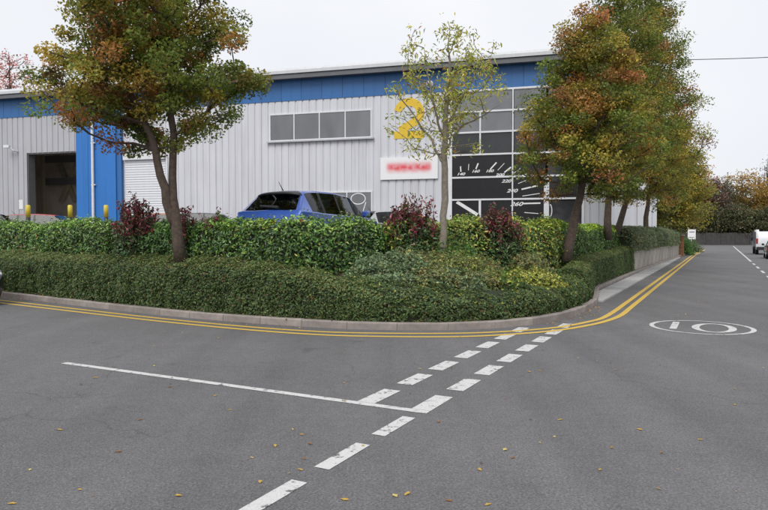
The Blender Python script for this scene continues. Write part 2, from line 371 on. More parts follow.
ribbon('yellow_line', yl(lo, 0) + [R(-1.84, s) for s in (14.6, 16.5, 22, 30, 45, 60)] + [R(-1.72, 70), R(-1.55, 84)], .12, M['yellow'])
# 10 speed roundel
def ring(name, cn, cs, a, b, wa, wb, z=.0045, n=64):
    v = []
    for t in np.linspace(0, 2*math.pi, n, endpoint=False):
        c, s = math.cos(t), math.sin(t); v += [(*R(cn+a*c, cs+b*s), z), (*R(cn+(a-wa)*c, cs+(b-wb)*s), z)]
    return link(name, mesh(name, v, [(2*i, 2*((i+1) % n), 2*((i+1) % n)+1, 2*i+1) for i in range(n)], M['white']), marks)
ring('speed_roundel_ring', -.29, 13.3, .89, .95, .085, .055)
quad_mark('speed_digit_one', -.80, -.68, 12.82, 13.86, M['white'])
ring('speed_digit_zero', -.08, 13.28, .37, .62, .13, .07)

# footway stub and kerb at the far bend
fw = [R(-2.62, 60.8), R(-2.5, 70), R(-2.4, 84), R(-4.2, 84), R(-4.4, 70), R(-4.2, 60.8)]
sheet('footway', fw, .1, M['slab'])

# retaining wall: concrete panels along the raised yard
rw = thing('retaining_wall', 'stained concrete retaining wall beside the road under the grey-green hedge', 'wall', (*R(-3.50, 31), 0), -RA-.0208)
pn = MB().box(-.09, .09, 0, 1.79, -.02, .90).me('wall_panel', M['wallc'], bevel=.01)
for i in range(14): link('wall_panel', pn, rw, (0, 1.8*i, 0))
MB().box(-.13, .12, -.02, 25.22, .905, .97).build('coping', M['wallc'], rw, bevel=.01)
# brick pier
bp = thing('brick_pier', 'brown brick pier at the end of the retaining wall', 'pier', (*R(-2.88, 56.9), 0), -RA)
MB().box(-.30, .30, -.30, .30, 0, 1.62).build('mortar_core', M['mortar'], bp)
bk = MB().box(-.148, .148, -.32, .32, 0, .125).me('brick', M['brick'], bevel=.006)
bk2 = MB().box(-.32, .32, -.148, .148, 0, .125).me('brick', M['brick'], bevel=.006)
for i in range(12):
    for s in (-.155, .155):
        if i % 2: link('brick', bk, bp, (s, 0, .005+.135*i))
        else: link('brick', bk2, bp, (0, s, .005+.135*i))
MB().box(-.37, .37, -.37, .37, 1.625, 1.72).build('cap', M['wallc'], bp, bevel=.01)
# small white estate sign behind the pier
sg = thing('site_sign', 'small white sign on a post beyond the brick pier', 'sign', (*R(-2.95, 83), .1), -RA*.6)
MB().cyl((0, 0, 0), (0, 0, 2.0), .04).build('post', M['frame'], sg); MB().box(-.42, .42, -.06, -.04, 1.1, 2.25).build('board', M['signw'], sg)
MB().box(-.25, .3, -.064, -.061, 1.3, 1.36).build('marking', M['gutter'], sg); MB().box(-.25, .3, -.064, -.061, 1.9, 2.0).build('marking', M['gutter'], sg)

# ------------------------------------------------------------------ the industrial building
FA = -math.atan2(.27, .963); FO = np.array([0, 36.0])
fx = np.array([math.cos(FA), math.sin(FA)]); fy = np.array([-math.sin(FA), math.cos(FA)])
def fac(px, py, dep=0.0):                        # facade coordinates (u, height above the yard) seen at a pixel
    d = ray(px, py); o = np.array([0, 0, CAMH])
    num = (FO@fy + dep); t = num/(d[0]*fy[0]+d[1]*fy[1]); p = o+d*t
    return (p[:2]-FO)@fx, p[2]-TER
def fu(px): return fac(px, 200)[0]
bd = thing('industrial_unit', 'long pale steel-clad industrial unit with blue band, yellow 2 and glazed front', 'building', (FO[0], FO[1], TER), FA)
EAVE = fac(282, 80)[1]; BAND = fac(256, 103)[1]
UL, UR = -52.0, fu(606)
D0, D1 = fu(27.5), fu(80); DT = (fac(27.5, 153)[1]+fac(80, 151)[1])/2
P0, P1 = D1, fu(124); CW0 = fu(450)
def cladding(name, u0, u1, z0, z1, mat, pitch=.425, y=0, dep=.045):
    v, f = [], []; us = []; u = u0
    prof = []
    k = 0
    while u < u1:
        for du, yy in ((0, 0), (pitch-.10, 0), (pitch-.075, dep), (pitch-.025, dep)):
            if u+du <= u1: prof.append((u+du, yy))
        u += pitch
    prof.append((u1, 0))
    for a, yy in prof: v += [(a, y+yy, z0), (a, y+yy, z1)]
    f = [(2*i, 2*i+2, 2*i+3, 2*i+1) for i in range(len(prof)-1)]
    return link(name, mesh(name, v, f, mat), bd)
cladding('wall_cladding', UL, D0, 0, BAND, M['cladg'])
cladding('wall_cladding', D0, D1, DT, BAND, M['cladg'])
cladding('wall_cladding', P1-.3, CW0, 0, BAND, M['clad'])
cladding('wall_cladding', fu(583), UR, 0, BAND, M['clad'])
# blue fascia band of separate panels
pw = 1.24; n = int((UR-UL)/pw); fp = MB().box(.008, pw-.008, -.03, .05, 0, EAVE-BAND).me('fascia_panel', M['blue'])
fb = link('fascia', MB().box(UL, UL+pw*n, .06, .12, BAND-.05, EAVE).me('fascia', M['gutter']), bd)
for i in range(n): link('fascia_panel', fp, fb, (UL+pw*i, 0, BAND))
# eaves: dark gutter, pale roof edge, shallow roof
gt = MB(); gt.prism([(-.55, EAVE-.08), (-.55, EAVE+.16), (.1, EAVE+.16), (.1, EAVE-.02)], 'x', UL-.3, UR+.3).build('gutter', M['gutter'], bd)
MB().prism([(-.62, EAVE+.19), (-.62, EAVE+.36), (-.45, EAVE+.52), (14, EAVE+1.8), (28, EAVE+.5), (28, EAVE+.19)], 'x', UL-.35, UR+.35).build('roof', M['roof'], bd)
# back and side walls
MB().box(UR-.06, UR, .06, 27.5, 0, EAVE+.15).build('side_wall', M['clad'], bd)
MB().box(UL, UR-.07, 27.3, 27.5, 0, EAVE+.15).build('rear_wall', M['clad'], bd)
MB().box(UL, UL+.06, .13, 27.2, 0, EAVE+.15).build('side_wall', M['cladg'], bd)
# blue portal post beside the open door
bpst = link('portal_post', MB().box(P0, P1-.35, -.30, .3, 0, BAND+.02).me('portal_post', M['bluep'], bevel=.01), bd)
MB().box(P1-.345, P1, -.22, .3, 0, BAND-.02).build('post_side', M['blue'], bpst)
ug = fu(92)
MB().box(ug-.012, ug+.012, -.312, -.300, 0, BAND).build('joint_trim', M['blue'], bpst)
dpp = MB(); ud = fu(97.5); dpp.tube([(ud, -.40, 0), (ud, -.40, BAND+.5), (ud, -.45, EAVE-.1)], .085, 10)
dp = dpp.build('downpipe', M['frame'], bd)
for z in (1.2, 3.6, 6.2): MB().box(ud-.12, ud+.18, -.42, -.32, z, z+.06).build('bracket', M['frame'], dp)
# open door: reveal, inside
MB().box(D0-.02, D0+.06, .05, .62, 0, DT).build('door_reveal', M['reveal'], bd)
MB().box(D0+.06, D1, .05, .62, DT-.08, DT+.05).build('door_head', M['reveal'], bd)
IN = MB(); IN.box(D0-5, D1+3, 6, 6.1, 0, 8.6); IN.box(D0-5.1, D0-5, .65, 6.1, 0, 8.6); IN.box(D1+3, D1+3.1, .65, 6.1, 0, 8.6); IN.box(D0-5.1, D1+3.1, .65, 6.1, 8.6, 8.7)
IN.build('inner_wall', M['inner'], bd)
MB().box(D0-5, D1+3, .2, 5.99, .004, .02).build('inner_floor', M['innerf'], bd)
def bar(a, b, wd, name, mat):                    # a flat bar on the inner wall
    a, b = np.array(a, float), np.array(b, float); d = (b-a)/np.linalg.norm(b-a); q = np.array([-d[1], d[0]])*wd/2
    mb = MB(); mb.prism([a-q, b-q, b+q, a+q], 'y', 5.75, 5.95); return mb.build(name, mat, bd)
def fin(px, py): return fac(px, py, 5.8)
bar(fin(55, 153), fin(75, 202), .32, 'cross_brace', M['steel'])
a_, b_ = fin(81, 160), fin(63, 202); mb = MB(); mb.prism([(a_[0]-.15, a_[1]), (b_[0]-.15, b_[1]), (b_[0]+.15, b_[1]), (a_[0]+.15, a_[1])], 'y', 5.45, 5.7); mb.build('cross_brace', M['steel'], bd)
for py in (160, 182): MB().box(fin(48, py)[0], fin(90, py)[0], 5.3, 5.42, fin(60, py)[1]-.25, fin(60, py)[1]+.25).build('wall_rail', M['reveal'], bd)
MB().box(fin(48, 160)[0], fin(48, 160)[0]+.25, 5.0, 5.25, 0, 8.5).build('steel_column', M['steel'], bd)
# roller shutter behind the big tree
S0, S1 = fu(125.5), fu(167); ST = fac(140, 160)[1]
sh = link('roller_shutter', MB().box(S0, S1, -.03, .02, 0, ST).me('roller_shutter', M['shutter']), bd)
slat = MB().prism([(-.032, 0), (-.06, .03), (-.06, .11), (-.032, .14)], 'x', S0+.06, S1-.06).me('slat', M['shutter'])
for i in range(int(ST/.15)): link('slat', slat, sh, (0, 0, .15*i))
MB().box(S1, S1+.10, -.10, .0, 0, ST+.1).build('guide', M['frame'], sh); MB().box(S0, S1, -.22, -.07, ST+.005, ST+.35).build('shutter_box', M['frame'], sh)
# windows
def window(u0, u1, z0, z1, npane, name='window', pane=M['pane'], sill=True):
    t = .07; w0 = link(name, MB().box(u0, u1, -.05, .03, z0, z0+t).box(u0, u1, -.05, .03, z1-t, z1).box(u0, u0+t, -.05, .03, z0+t, z1-t).box(u1-t, u1, -.05, .03, z0+t, z1-t).me(name, M['frame']), bd)
    st = (u1-u0)/npane
    for i in range(npane):
        link('pane', MB().box(u0+st*i+(t if i == 0 else .03), u0+st*(i+1)-(t if i == npane-1 else .03), -.02, -.01, z0+t, z1-t).me('pane', pane), w0)
        if i: link('mullion', MB().box(u0+st*i-.03, u0+st*i+.03, -.055, .02, z0+t, z1-t).me('mullion', M['frame']), w0)
    if sill: link('sill', MB().box(u0-.12, u1+.12, -.17, .0, z0-.08, z0-.003).me('sill', M['cladg']), w0)
    return w0
wz = fac(270, 114.5)[1], fac(270, 142)[1]
wz2 = fac(372, 109)[1], fac(372, 137.5)[1]
W1 = window(fu(270), fu(372), (wz[1]+wz2[1])/2, (wz[0]+wz2[0])/2, 4)
W2 = window(fu(298), fu(372.5), .4, fac(340, 191.5)[1], 3)
def stroke(name, pts, wd, y, mat, parent, th=.004):
    P = np.array(pts, float); T = np.gradient(P, axis=0); T /= np.linalg.norm(T, axis=1)[:, None]; q = np.stack([-T[:, 1], T[:, 0]], 1)*wd/2
    L, Rr = P+q, P-q; v = [(a[0], y, a[1]) for a in L]+[(a[0], y, a[1]) for a in Rr]; n = len(P)
    v += [(a[0], y+th, a[1]) for a in L]+[(a[0], y+th, a[1]) for a in Rr]
    f = [(i, i+1, n+i+1, n+i) for i in range(n-1)]
    f += [(i, 2*n+i, 2*n+i+1, i+1) for i in range(n-1)] + [(n+i, n+i+1, 3*n+i+1, 3*n+i) for i in range(n-1)]
    return link(name, mesh(name, v, f, mat), parent)
def arc(cx, cz, rx, rz, a0, a1, n=14): return [(cx+rx*math.cos(math.radians(a)), cz+rz*math.sin(math.radians(a))) for a in np.linspace(a0, a1, n)]
# white outline graphics on the ground-floor window
gx, gz = fac(360, 205)
stroke('window_graphic', arc(gx-.1, gz+.35, .42, .30, -160, 200, 24), .05, -.028, M['filmwhite'], W2)
stroke('window_graphic', [(gx-.55, gz+.1), (gx-.35, gz-.25), (gx-.3, gz-.9)], .05, -.028, M['filmwhite'], W2)
stroke('window_graphic', [(gx+.35, gz+.15), (gx+.2, gz-.3), (gx+.32, gz-.9)], .05, -.028, M['filmwhite'], W2)
stroke('window_graphic', arc(gx-1.1, gz-.2, .3, .38, 20, 330, 20), .05, -.028, M['filmwhite'], W2)
stroke('window_graphic', [(gx-2.6, gz+.35), (gx-1.9, gz+.42), (gx-1.5, gz+.1)], .04, -.028, M['filmwhite'], W2)
# big yellow 2
a0, b1 = fac(394, 139), fac(424, 97); cu = (a0[0]+b1[0])/2; wd2 = b1[0]-a0[0]; z0, z1 = a0[1], b1[1]; h2 = z1-z0
rr = wd2/2-.2
two = arc(cu, z1-.22-rr*.95, rr, rr*.95, 168, -38, 18); two += [(a0[0]+.32, z0+.42), ]
mbx = stroke('number_two', two, .43, -.012, M['two'], bd)
stroke('number_two_base', [(a0[0], z0+.2), (b1[0], z0+.2)], .40, -.016, M['two'], mbx)
# company sign board
sgn = link('company_sign', MB().box(fu(381), fu(438), -.10, -.03, fac(410, 179.3)[1], fac(410, 157)[1]).me('company_sign', M['sign']), bd)
sgn['label'] = 'white sign board with blurred red company lettering'
# round lamp on the band
lu, lz = fac(430, 84.5); mb = MB(); mb.tube([(lu, -.03, lz), (lu, -.12, lz), (lu, -.2, lz)], [.2, .2, .12], 16)
mb.build('bulkhead_lamp', M['frame'], bd)
# curtain wall
cw = link('glazed_front', MB().box(CW0-.10, CW0+.12, -.10, .10, 0, BAND).me('glazed_front', M['frame']), bd); cw['label'] = 'tall white-framed glazed front with black speedometer film on its lower panes'
rows = [fac(452, y)[1] for y in (91, 113, 133.5, 155.5, 178, 200)]; rows[0] = BAND; rows.append(0.0)
xs = [CW0, fu(512.5), fu(546.5), fu(583)]
for i in range(6):
    zt, zb = rows[i], rows[i+1]
    if i: MB().box(CW0+.12, xs[-1], -.075, .06, zt-.045, zt+.045).build('transom', M['frame'], cw)
    else: MB().box(CW0+.12, xs[-1], -.075, .06, zt-.10, zt).build('transom', M['frame'], cw)
    for j in range(3):
        mat = M['pane'] if i < 2 else (M['pane2'] if i == 2 or j == 2 else M['blackfilm'])
        MB().box(xs[j]+.06, xs[j+1]-.06, -.02, -.005, zb+.046, zt-.046-(.06 if i == 0 else 0)).build('pane', mat, cw)
for j, tk in ((1, .035), (2, .13), (3, .06)):
    z9 = rows[4] if j == 2 else BAND
    MB().box(xs[j]-tk, xs[j]+tk, -.085, .07, 0, (fac(546, 178)[1]+.05 if j == 2 else BAND-.101)).build('mullion', M['frame'], cw)
um = fu(480)
MB().box(um-.04, um+.04, -.07, .05, rows[3]+.046, rows[1]-.046).build('mullion', M['frame'], cw)
MB().box(um-.06, um+.06, -.07, .05, 0, rows[5]-.046).build('mullion', M['frame'], cw)
hu, hz = fac(547.5, 211); ah = arc(hu+.12, hz, .10, .32, -90, 90, 10)
MB().tube([(a, -.16, b) for a, b in ah], .03, 6).build('door_handle', M['frame'], cw)
# speedometer print
def Zp(x, y): return fac(440+x/6.4, 150+y/6.4)
for (x0, y0, x1, y1, t) in [(132,105,134,140,.06),(245,85,230,122,.07),(362,80,322,124,.07),(455,110,412,144,.07),(412,85,370,130,.03),(515,118,462,155,.03),(555,150,490,186,.07),
        (550,195,500,215,.03),(625,228,522,252,.075),(638,278,528,295,.035),(643,340,528,343,.075),(630,407,540,400,.035),(185,90,182,130,.03)]:
    stroke('dial_tick', [Zp(x0, y0), Zp(x1, y1)], t, -.028, M['filmwhite'], cw)
stroke('dial_needle', [Zp(108, 332), Zp(150, 358), Zp(240, 415)], .17, -.028, M['filmwhite'], cw)
def text(s, u, z, size, mat, parent, y, bold=.02, shear=.3, sx=1.25):
    c = bpy.data.curves.new('dial_number', 'FONT'); c.body = s; c.size = size; c.align_x = 'CENTER'; c.align_y = 'CENTER'; c.offset = bold*size; c.shear = shear; c.extrude = .002
    o = bpy.data.objects.new('tmp', c); COL.objects.link(o); bpy.context.view_layer.update()
    me = bpy.data.meshes.new_from_object(o.evaluated_get(bpy.context.evaluated_depsgraph_get())); bpy.data.objects.remove(o)
    me.materials.clear(); me.materials.append(mat); me.name = 'dial_number'
    q = link('dial_number', me, parent, (u, y, z), (math.pi/2, 0, 0)); q.scale = (sx, 1, 1); return q
for s, x, y in (('140',132,155),('160',226,137),('180',316,135),('200',382,160),('220',423,200),('240',460,262),('260',488,347)):
    u, z = Zp(x, y); text(s, u, z, .19+.00045*(y-135), M['filmwhite'], cw, -.03, .025, .35, 1.45)
# wall camera and notice
cu_, cz_ = fac(14, 148.5); cc = MB(); cc.box(cu_-.32, cu_+.12, -.55, -.38, cz_-.02, cz_+.16)
cam_w = cc.build('security_camera', M['frame'], bd, bevel=.01); MB().tube([(cu_+.1, -.42, cz_), (cu_+.25, -.3, cz_-.18), (cu_+.3, -.01, cz_-.2)], .05, 8).build('arm', M['frame'], cam_w)
nu, nz_ = fac(21.3, 204.5); MB().box(nu-.16, nu+.16, -.03, -.008, nz_-.3, nz_+.3).build('notice', M['signw'], bd)

# far pale unit behind the roadside trees
fb2 = thing('far_unit', 'far pale clad unit glimpsed between the roadside tree trunks', 'building', (16.2, 52, TER), -.27)
bdx = bd; bd = fb2
cladding('wall_cladding', -5, 5.2, 0, 7.5, M['clad'], 1.1, 0, .12)
cladding('wall_cladding', -13, -5, 0, 7.5, M['clad'], 1.1, 0, .12)
W3 = window(-1.6, 1.2, 1.1, 1.9, 3, pane=M['pane2'])
bd = bdx
MB().box(-13, 5.2, .13, 14, 0, 7.4).build('wall_core', M['clad'], fb2); MB().box(-13.3, 5.4, -.4, 14.2, 7.51, 7.9).build('roof', M['roof'], fb2)

# ------------------------------------------------------------------ bollards and cars
for i, (px, lab) in enumerate([(28, 'yellow-topped black bollard left of the open door'), (70, 'yellow-topped black bollard in front of the open door'), (106, 'yellow-topped black bollard before the blue post')]):
    p = atY(px, 205, 27.5); b = thing('bollard', lab, 'bollard', (p[0], p[1], TER), 0, 'bollards before the unit')
    MB().tube([(0, 0, 0), (0, 0, p[2]-TER-.52)], .088, 14).build('post', M['bollk'], b, True)
    MB().tube([(0, 0, p[2]-TER-.515), (0, 0, p[2]-TER-.03), (0, 0, p[2]-TER)], [.092, .092, .06], 14).build('sleeve', M['bolly'], b, True)

ST_ = [  # x, bottom z, belt z, roof z, half width body, half width roof
    (-2.10, .42, .62, .64, .60, .58), (-2.04, .26, .88, .90, .80, .70), (-1.98, .22, .99, 1.005, .845, .74), (-1.93, .22, 1.00, 1.02, .85, .74),
    (-1.52, .2, .985, 1.425, .87, .585), (-1.38, .2, .98, 1.462, .875, .605), (-1.05, .2, .965, 1.485, .885, .62), (-.95, .2, .962, 1.488, .885, .622),
    (-.30, .2, .945, 1.495, .89, .63), (-.22, .2, .943, 1.493, .89, .63), (.42, .2, .93, 1.455, .89, .62), (.60, .2, .925, 1.42, .885, .61),
    (1.18, .2, .915, .985, .875, .70), (1.26, .2, .905, .935, .87, .72), (1.70, .22, .85, .87, .84, .68), (1.98, .25, .74, .76, .76, .62), (2.10, .40, .58, .60, .62, .52)]
def section(s):
    x, zb, zt, zr, wb, wr = s
    gap = zr-zt
    pts = [(wb*.90, zb), (wb*.98, zb+(zt-zb)*.25), (wb*1.0, zb+(zt-zb)*.62), (wb*.985, zt-.02), (wb*.955, zt)]
    top = min(zr-.012, zt+gap*.90)
    pts += [(wb*.955+(wr-wb*.955)*.94, top), (wr*.90, zt+gap*.975), (wr*.55, zr-.004), (0, zr+.012 if gap > .2 else zr+.01)]
    return [(x, y, z) for y, z in pts]
def make_car(name, label, loc, rz, body, scale=1.0, group='cars parked in the yard', glass=None):
    glass = glass or M['darkglass']
    t = thing(name, label, 'car', loc, rz, group); t.scale = (scale,)*3
    secs = [section(s) for s in ST_]; nc = len(secs[0]); V = []
    for sgnn in (1, -1):
        for sec in secs:
            for (x, y, z) in sec: V.append((x, y*sgnn, z))
    ns = len(secs); off = ns*nc
    fb, fs, ffront, frear, pil = [], {1: [], -1: []}, [], [], []
    for side, base, sg in ((0, 0, 1), (1, off, -1)):
        for i in range(ns-1):
            for k in range(nc-1):
                q = (base+i*nc+k, base+(i+1)*nc+k, base+(i+1)*nc+k+1, base+i*nc+k+1)
                if not side: q = q[::-1]                 # outward winding on both flanks
                xm = (ST_[i][0]+ST_[i+1][0])/2
                if k == 4 and (-1.52 < xm < -1.05 or -.95 < xm < -.30 or -.22 < xm < .95): fs[sg].append((q, 0 if xm < -1.0 else (1 if xm < -.26 else 2)))
                elif k >= 5 and i == 11: ffront.append(q)
                elif k >= 6 and i == 3: frear.append(q)
                elif k == 4 and -1.05 < xm < -.2: pil.append(q)
                else: fb.append(q)
    ends = [tuple([i for i in range(nc)] + [off+i for i in range(nc-2, -1, -1)]), tuple(([(ns-1)*nc+i for i in range(nc)] + [off+(ns-1)*nc+i for i in range(nc-2, -1, -1)])[::-1])]
    fb += ends
    def part(nm, faces, mat, parent, smooth=True):
        used = sorted({i for q in faces for i in q}); mp = {i: j for j, i in enumerate(used)}
        me = mesh(nm, [V[i] for i in used], [tuple(mp[i] for i in q) for q in faces], mat, smooth)
        bm = bmesh.new(); bm.from_mesh(me); bmesh.ops.remove_doubles(bm, verts=bm.verts, dist=.0005); bm.to_mesh(me); bm.free()
        return link(nm, me, parent)
    bo = part('body', fb, body, t); part('window_pillars', pil, M['dark'], t)['kind'] = 'stuff'
    m = bo.modifiers.new('s', 'EDGE_SPLIT'); m.split_angle = math.radians(38)
    part('windscreen', ffront, glass, t); part('rear_window', frear, glass, t)
    for sg in (1, -1):
        for g in range(3):
            ff = [q for q, gg in fs[sg] if gg == g]
            if ff: part('side_window', ff, glass, t)
    for sy in (-.78, .78):
        for x in (-1.28, 1.27):
            wv = thing('wheel', None, None); wv.parent = t; wv.location = (x, sy, .31)
            s = 1 if sy > 0 else -1
            MB().tube([(0, -.10, 0), (0, -.085, 0), (0, .085, 0), (0, .10, 0)], [.27, .31, .31, .27], 24).build('tyre', M['tyre'], wv, True)
            mb = MB(); mb.tube([(0, s*.103, 0), (0, s*.118, 0)], .205, 20)
            mb.build('rim', M['alloy'], wv)
        s = 1 if sy > 0 else -1
        MB().box(-2.03, -1.86, min(s*.66, s*.855), max(s*.66, s*.855), .58, .82).build('tail_lamp', M['redlamp'], t, bevel=.02)
        MB().box(1.72, 1.99, min(s*.50, s*.74), max(s*.50, s*.74), .66, .79).build('headlight', M['lamp'], t, bevel=.03)
        MB().box(.72, .92, min(s*.88, s*1.04), max(s*.88, s*1.04), .93, 1.08).build('door_mirror', body, t, bevel=.03)
        for x in (-.5, .45):
            mb = MB(); mb.box(x-.06, x+.5, s*.38-.24, s*.38+.24, .3, .6); mb.prism([(x-.02, .55), (x+.12, .55), (x-.12, 1.16), (x-.22, 1.15)], 'y', s*.38-.23, s*.38+.23)
            st = mb.build('seat', M['seat'], t, bevel=.03)
            MB().box(x-.24, x-.13, s*.38-.13, s*.38+.13, 1.14, 1.34).build('headrest', M['seat'], st, bevel=.04)
    sp = MB(); vs = []
    for yy in np.linspace(-.60, .60, 13):
        e = 1-(yy/.60)**2; b_ = .06*(yy/.6)**4
        vs += [(-1.56-.16*e**.5, yy, 1.418-b_-.008), (-1.55-.15*e**.5, yy, 1.375-b_), (-1.46, yy, 1.41-b_), (-1.42, yy, 1.462-b_)]
    sp.add(vs, [(4*i+a, 4*i+(a+1) % 4, 4*i+4+(a+1) % 4, 4*i+4+a) for i in range(12) for a in range(4)] + [(0, 1, 2, 3), (51, 50, 49, 48)]); sp.build('rear_spoiler', M['dark'], t, True)
    MB().box(-2.14, -2.02, -.70, .70, .34, .52).build('rear_bumper', M['dark'], t, bevel=.03)
    MB().box(2.0, 2.12, -.6, .6, .30, .46).build('front_grille', M['dark'], t, bevel=.03)
    MB().box(-2.085, -2.06, -.26, .26, .70, .81).build('number_plate', M['plate'], t)
    MB().tube([(-1.94, -.22, 1.075), (-1.91, .06, 1.10), (-1.90, .28, 1.115)], [.035, .03, .02], 6).build('rear_wiper', M['dark'], t)
    MB().tube([(-1.42, 0, 1.475), (-1.60, 0, 1.66)], [.012, .004], 6).build('aerial', M['dark'], t)
    MB().box(.75, 1.0, -.6, .6, .7, .93).build('dashboard', M['seat'], t, bevel=.03)
    return t
CB = carpaint('blue_car_paint', (.035, .10, .42)); CR = carpaint('red_car_paint', (.45, .03, .025)); CO = carpaint('orange_car_paint', (.65, .16, .03))
CG = carpaint('grey_car_paint', (.05, .06, .065)); CSI = carpaint('silver_car_paint', (.42, .44, .46)); CK = carpaint('black_car_paint', (.015, .016, .018)); CW = carpaint('white_van_paint', (.72, .73, .76))
def carpos(px, Y): return (px-CX)/F*Y
th = math.radians(25); hd = np.array([math.sin(th), math.cos(th)])
pc = np.array([carpos(267, 14.6), 14.6]) + hd*2.05*1.04
make_car('hatchback_car', 'blue hatchback parked behind the laurel hedge in front of the unit', (pc[0], pc[1], TER), math.pi/2-th, CB, 1.04, glass=M['carglass'])
for px, Y, rz, cm, lab in [(175, 30.5, .2, CO, 'orange car seen just over the hedge beside the left tree trunk'), (212, 29.5, .15, CG, 'dark grey car just over the hedge beside the blue hatchback'),
                           (47, 31, .1, CR, 'red car just over the hedge before the open door'), (-14, 29, .2, CR, 'red car at the left edge, just over the hedge'), (401, 27.2, .5, CSI, 'silver car behind the red-tipped shrub under the company sign')]:
    make_car('parked_car', lab, (carpos(px, Y), Y, TER), rz, cm)
# dark car whose nose shows at the left edge, on the side road
p = ground(-2, 302); kd = K[4]-K[5]; ang = math.atan2(kd[1], kd[0])
cp = ground(-3.0, 303.5); cp = cp + d0*2.13 - np.array([0, .95])
make_car('parked_car', 'dark car at the left edge of the picture on the side road', (cp[0], cp[1], 0), ang+math.pi, CK, group='cars standing on the roads')
# black car at the right edge
make_car('parked_car', 'black car at the right edge behind the white van', (carpos(766.5, 47)+.9, 47, 0), math.pi/2-RA, CK, group='cars standing on the roads')

def make_van():
    Y = 58; x = carpos(755.5, Y)+.95
    t = thing('white_van', 'white delivery van standing at the right side of the far road', 'van', (x, Y, 0), math.pi/2-RA*.95)
    prof = [(-2.4, .45), (-2.42, 1.0), (-2.36, 1.6), (-2.22, 2.05), (-2.0, 2.17), (.7, 2.2), (1.0, 2.12), (1.55, 1.38), (2.35, 1.12), (2.45, .85), (2.45, .45)]
    mb = MB(); hw = [.93, .95, .93, .86, .78]; n = len(prof)
    rows_ = []
    for yy, inset in ((-.95, 0), (.95, 0)): pass
    v = []; lay_ = [(-.80, .05), (-.93, .0), (.93, .0), (.80, .05)]
    for y, ins in ((-.72, 0), (-.86, .05), (-.95, .35), (.95, .35), (.86, .05), (.72, 0)):
        for (a, z) in prof:
            zz = z if z < 1.1 else z - ins*(z-1.1)*.45
            v.append((a*(1-ins*.03), y if z > 1.1 else math.copysign(.95, y) if abs(y) > .8 else y, zz))
    f = []
    for r in range(5):
        for i in range(n): f.append((r*n+i, r*n+(i+1) % n, (r+1)*n+(i+1) % n, (r+1)*n+i))
    f += [tuple(range(n)), tuple(range(6*n-1, 5*n-1, -1))]
    mb.add(v, f).build('body', CW, t, True).modifiers.new('s', 'EDGE_SPLIT').split_angle = math.radians(35)
    MB().box(-2.50, -2.40, -.92, .92, .40, .68).build('rear_bumper', M['dark'], t, bevel=.03)
    MB().box(-2.44, -2.425, -.012, .012, .7, 1.95).build('door_seam', M['gutter'], t)
    for s in (-1, 1):
        MB().box(-2.46, -2.36, min(s*.80, s*.945), max(s*.80, s*.945), .95, 1.40).build('tail_lamp', M['redlamp'], t, bevel=.02)
        for x in (-1.5, 1.55):
            MB().tube([(x, s*.70, .33), (x, s*.93, .33)], .33, 20).build('wheel', M['tyre'], t)
        MB().box(1.2, 1.4, min(s*.96, s*1.15), max(s*.96, s*1.15), 1.2, 1.5).build('door_mirror', M['dark'], t, bevel=.03)
    MB().box(-2.45, -2.43, -.3, .3, .76, .88).build('number_plate', M['plate'], t)
make_van()

# ------------------------------------------------------------------ foliage builder
def unit(n): v = rng.normal(size=(n, 3)); return v/np.linalg.norm(v, axis=1)[:, None]
def leaves(name, P, nrm, size, cols, mat, parent, aspect=.55, var=.35, droop=0.0, fold=.15, kind='stuff', mode='rand'):
    n = len(P); s = size*(1+var*rng.uniform(-1, 1, n))[:, None]
    nrm = nrm/np.linalg.norm(nrm, axis=1)[:, None]
    a = unit(n); a[:, 2] -= droop; a = a-nrm*(a*nrm).sum(1)[:, None]; a /= np.linalg.norm(a, axis=1)[:, None]
    b = np.cross(nrm, a)
    v0 = P-a*s*.5; v2 = P+a*s*.5; v1 = P+b*s*aspect*.5+nrm*s*fold-a*s*.06; v3 = P-b*s*aspect*.5+nrm*s*fold-a*s*.06
    V = np.stack([v0, v1, v2, v3], 1).reshape(-1, 3).astype(np.float32)
    me = bpy.data.meshes.new(name); me.vertices.add(4*n); me.vertices.foreach_set('co', V.ravel())
    idx = (np.arange(n)[:, None]*4+np.array([[0, 3, 2, 0, 2, 1]])).ravel().astype(np.int32)
    me.loops.add(6*n); me.loops.foreach_set('vertex_index', idx)
    me.polygons.add(2*n); me.polygons.foreach_set('loop_start', (np.arange(2*n)*3).astype(np.int32))
    me.update(calc_edges=True)
    c = np.ones((n, 4), np.float32); c[:, :3] = cols
    at = me.color_attributes.new('Col', 'FLOAT_COLOR', 'POINT'); at.data.foreach_set('color', np.repeat(c, 4, 0).ravel())
    me.materials.append(mat); o = link(name, me, parent)
    if kind: o['kind'] = kind
    return o
def pick(n, pal, jit=.22):
    w = np.array([p[0] for p in pal], float); w /= w.sum(); c = np.array([p[1] for p in pal])[rng.choice(len(pal), n, p=w)]
    return np.clip(1.9*c*(1+jit*rng.normal(size=(n, 1)))*(1+.06*rng.normal(size=(n, 3))), .004, .9)
def vnoise(P, f, seed=0):                        # cheap smooth noise from sines
    r = np.random.default_rng(seed); s = np.zeros(len(P))
    for k in range(5):
        d = r.normal(size=3); s += np.sin(P@d*f*(1+.5*k)+r.uniform(0, 6))/(1+.4*k)
    return s/2.5

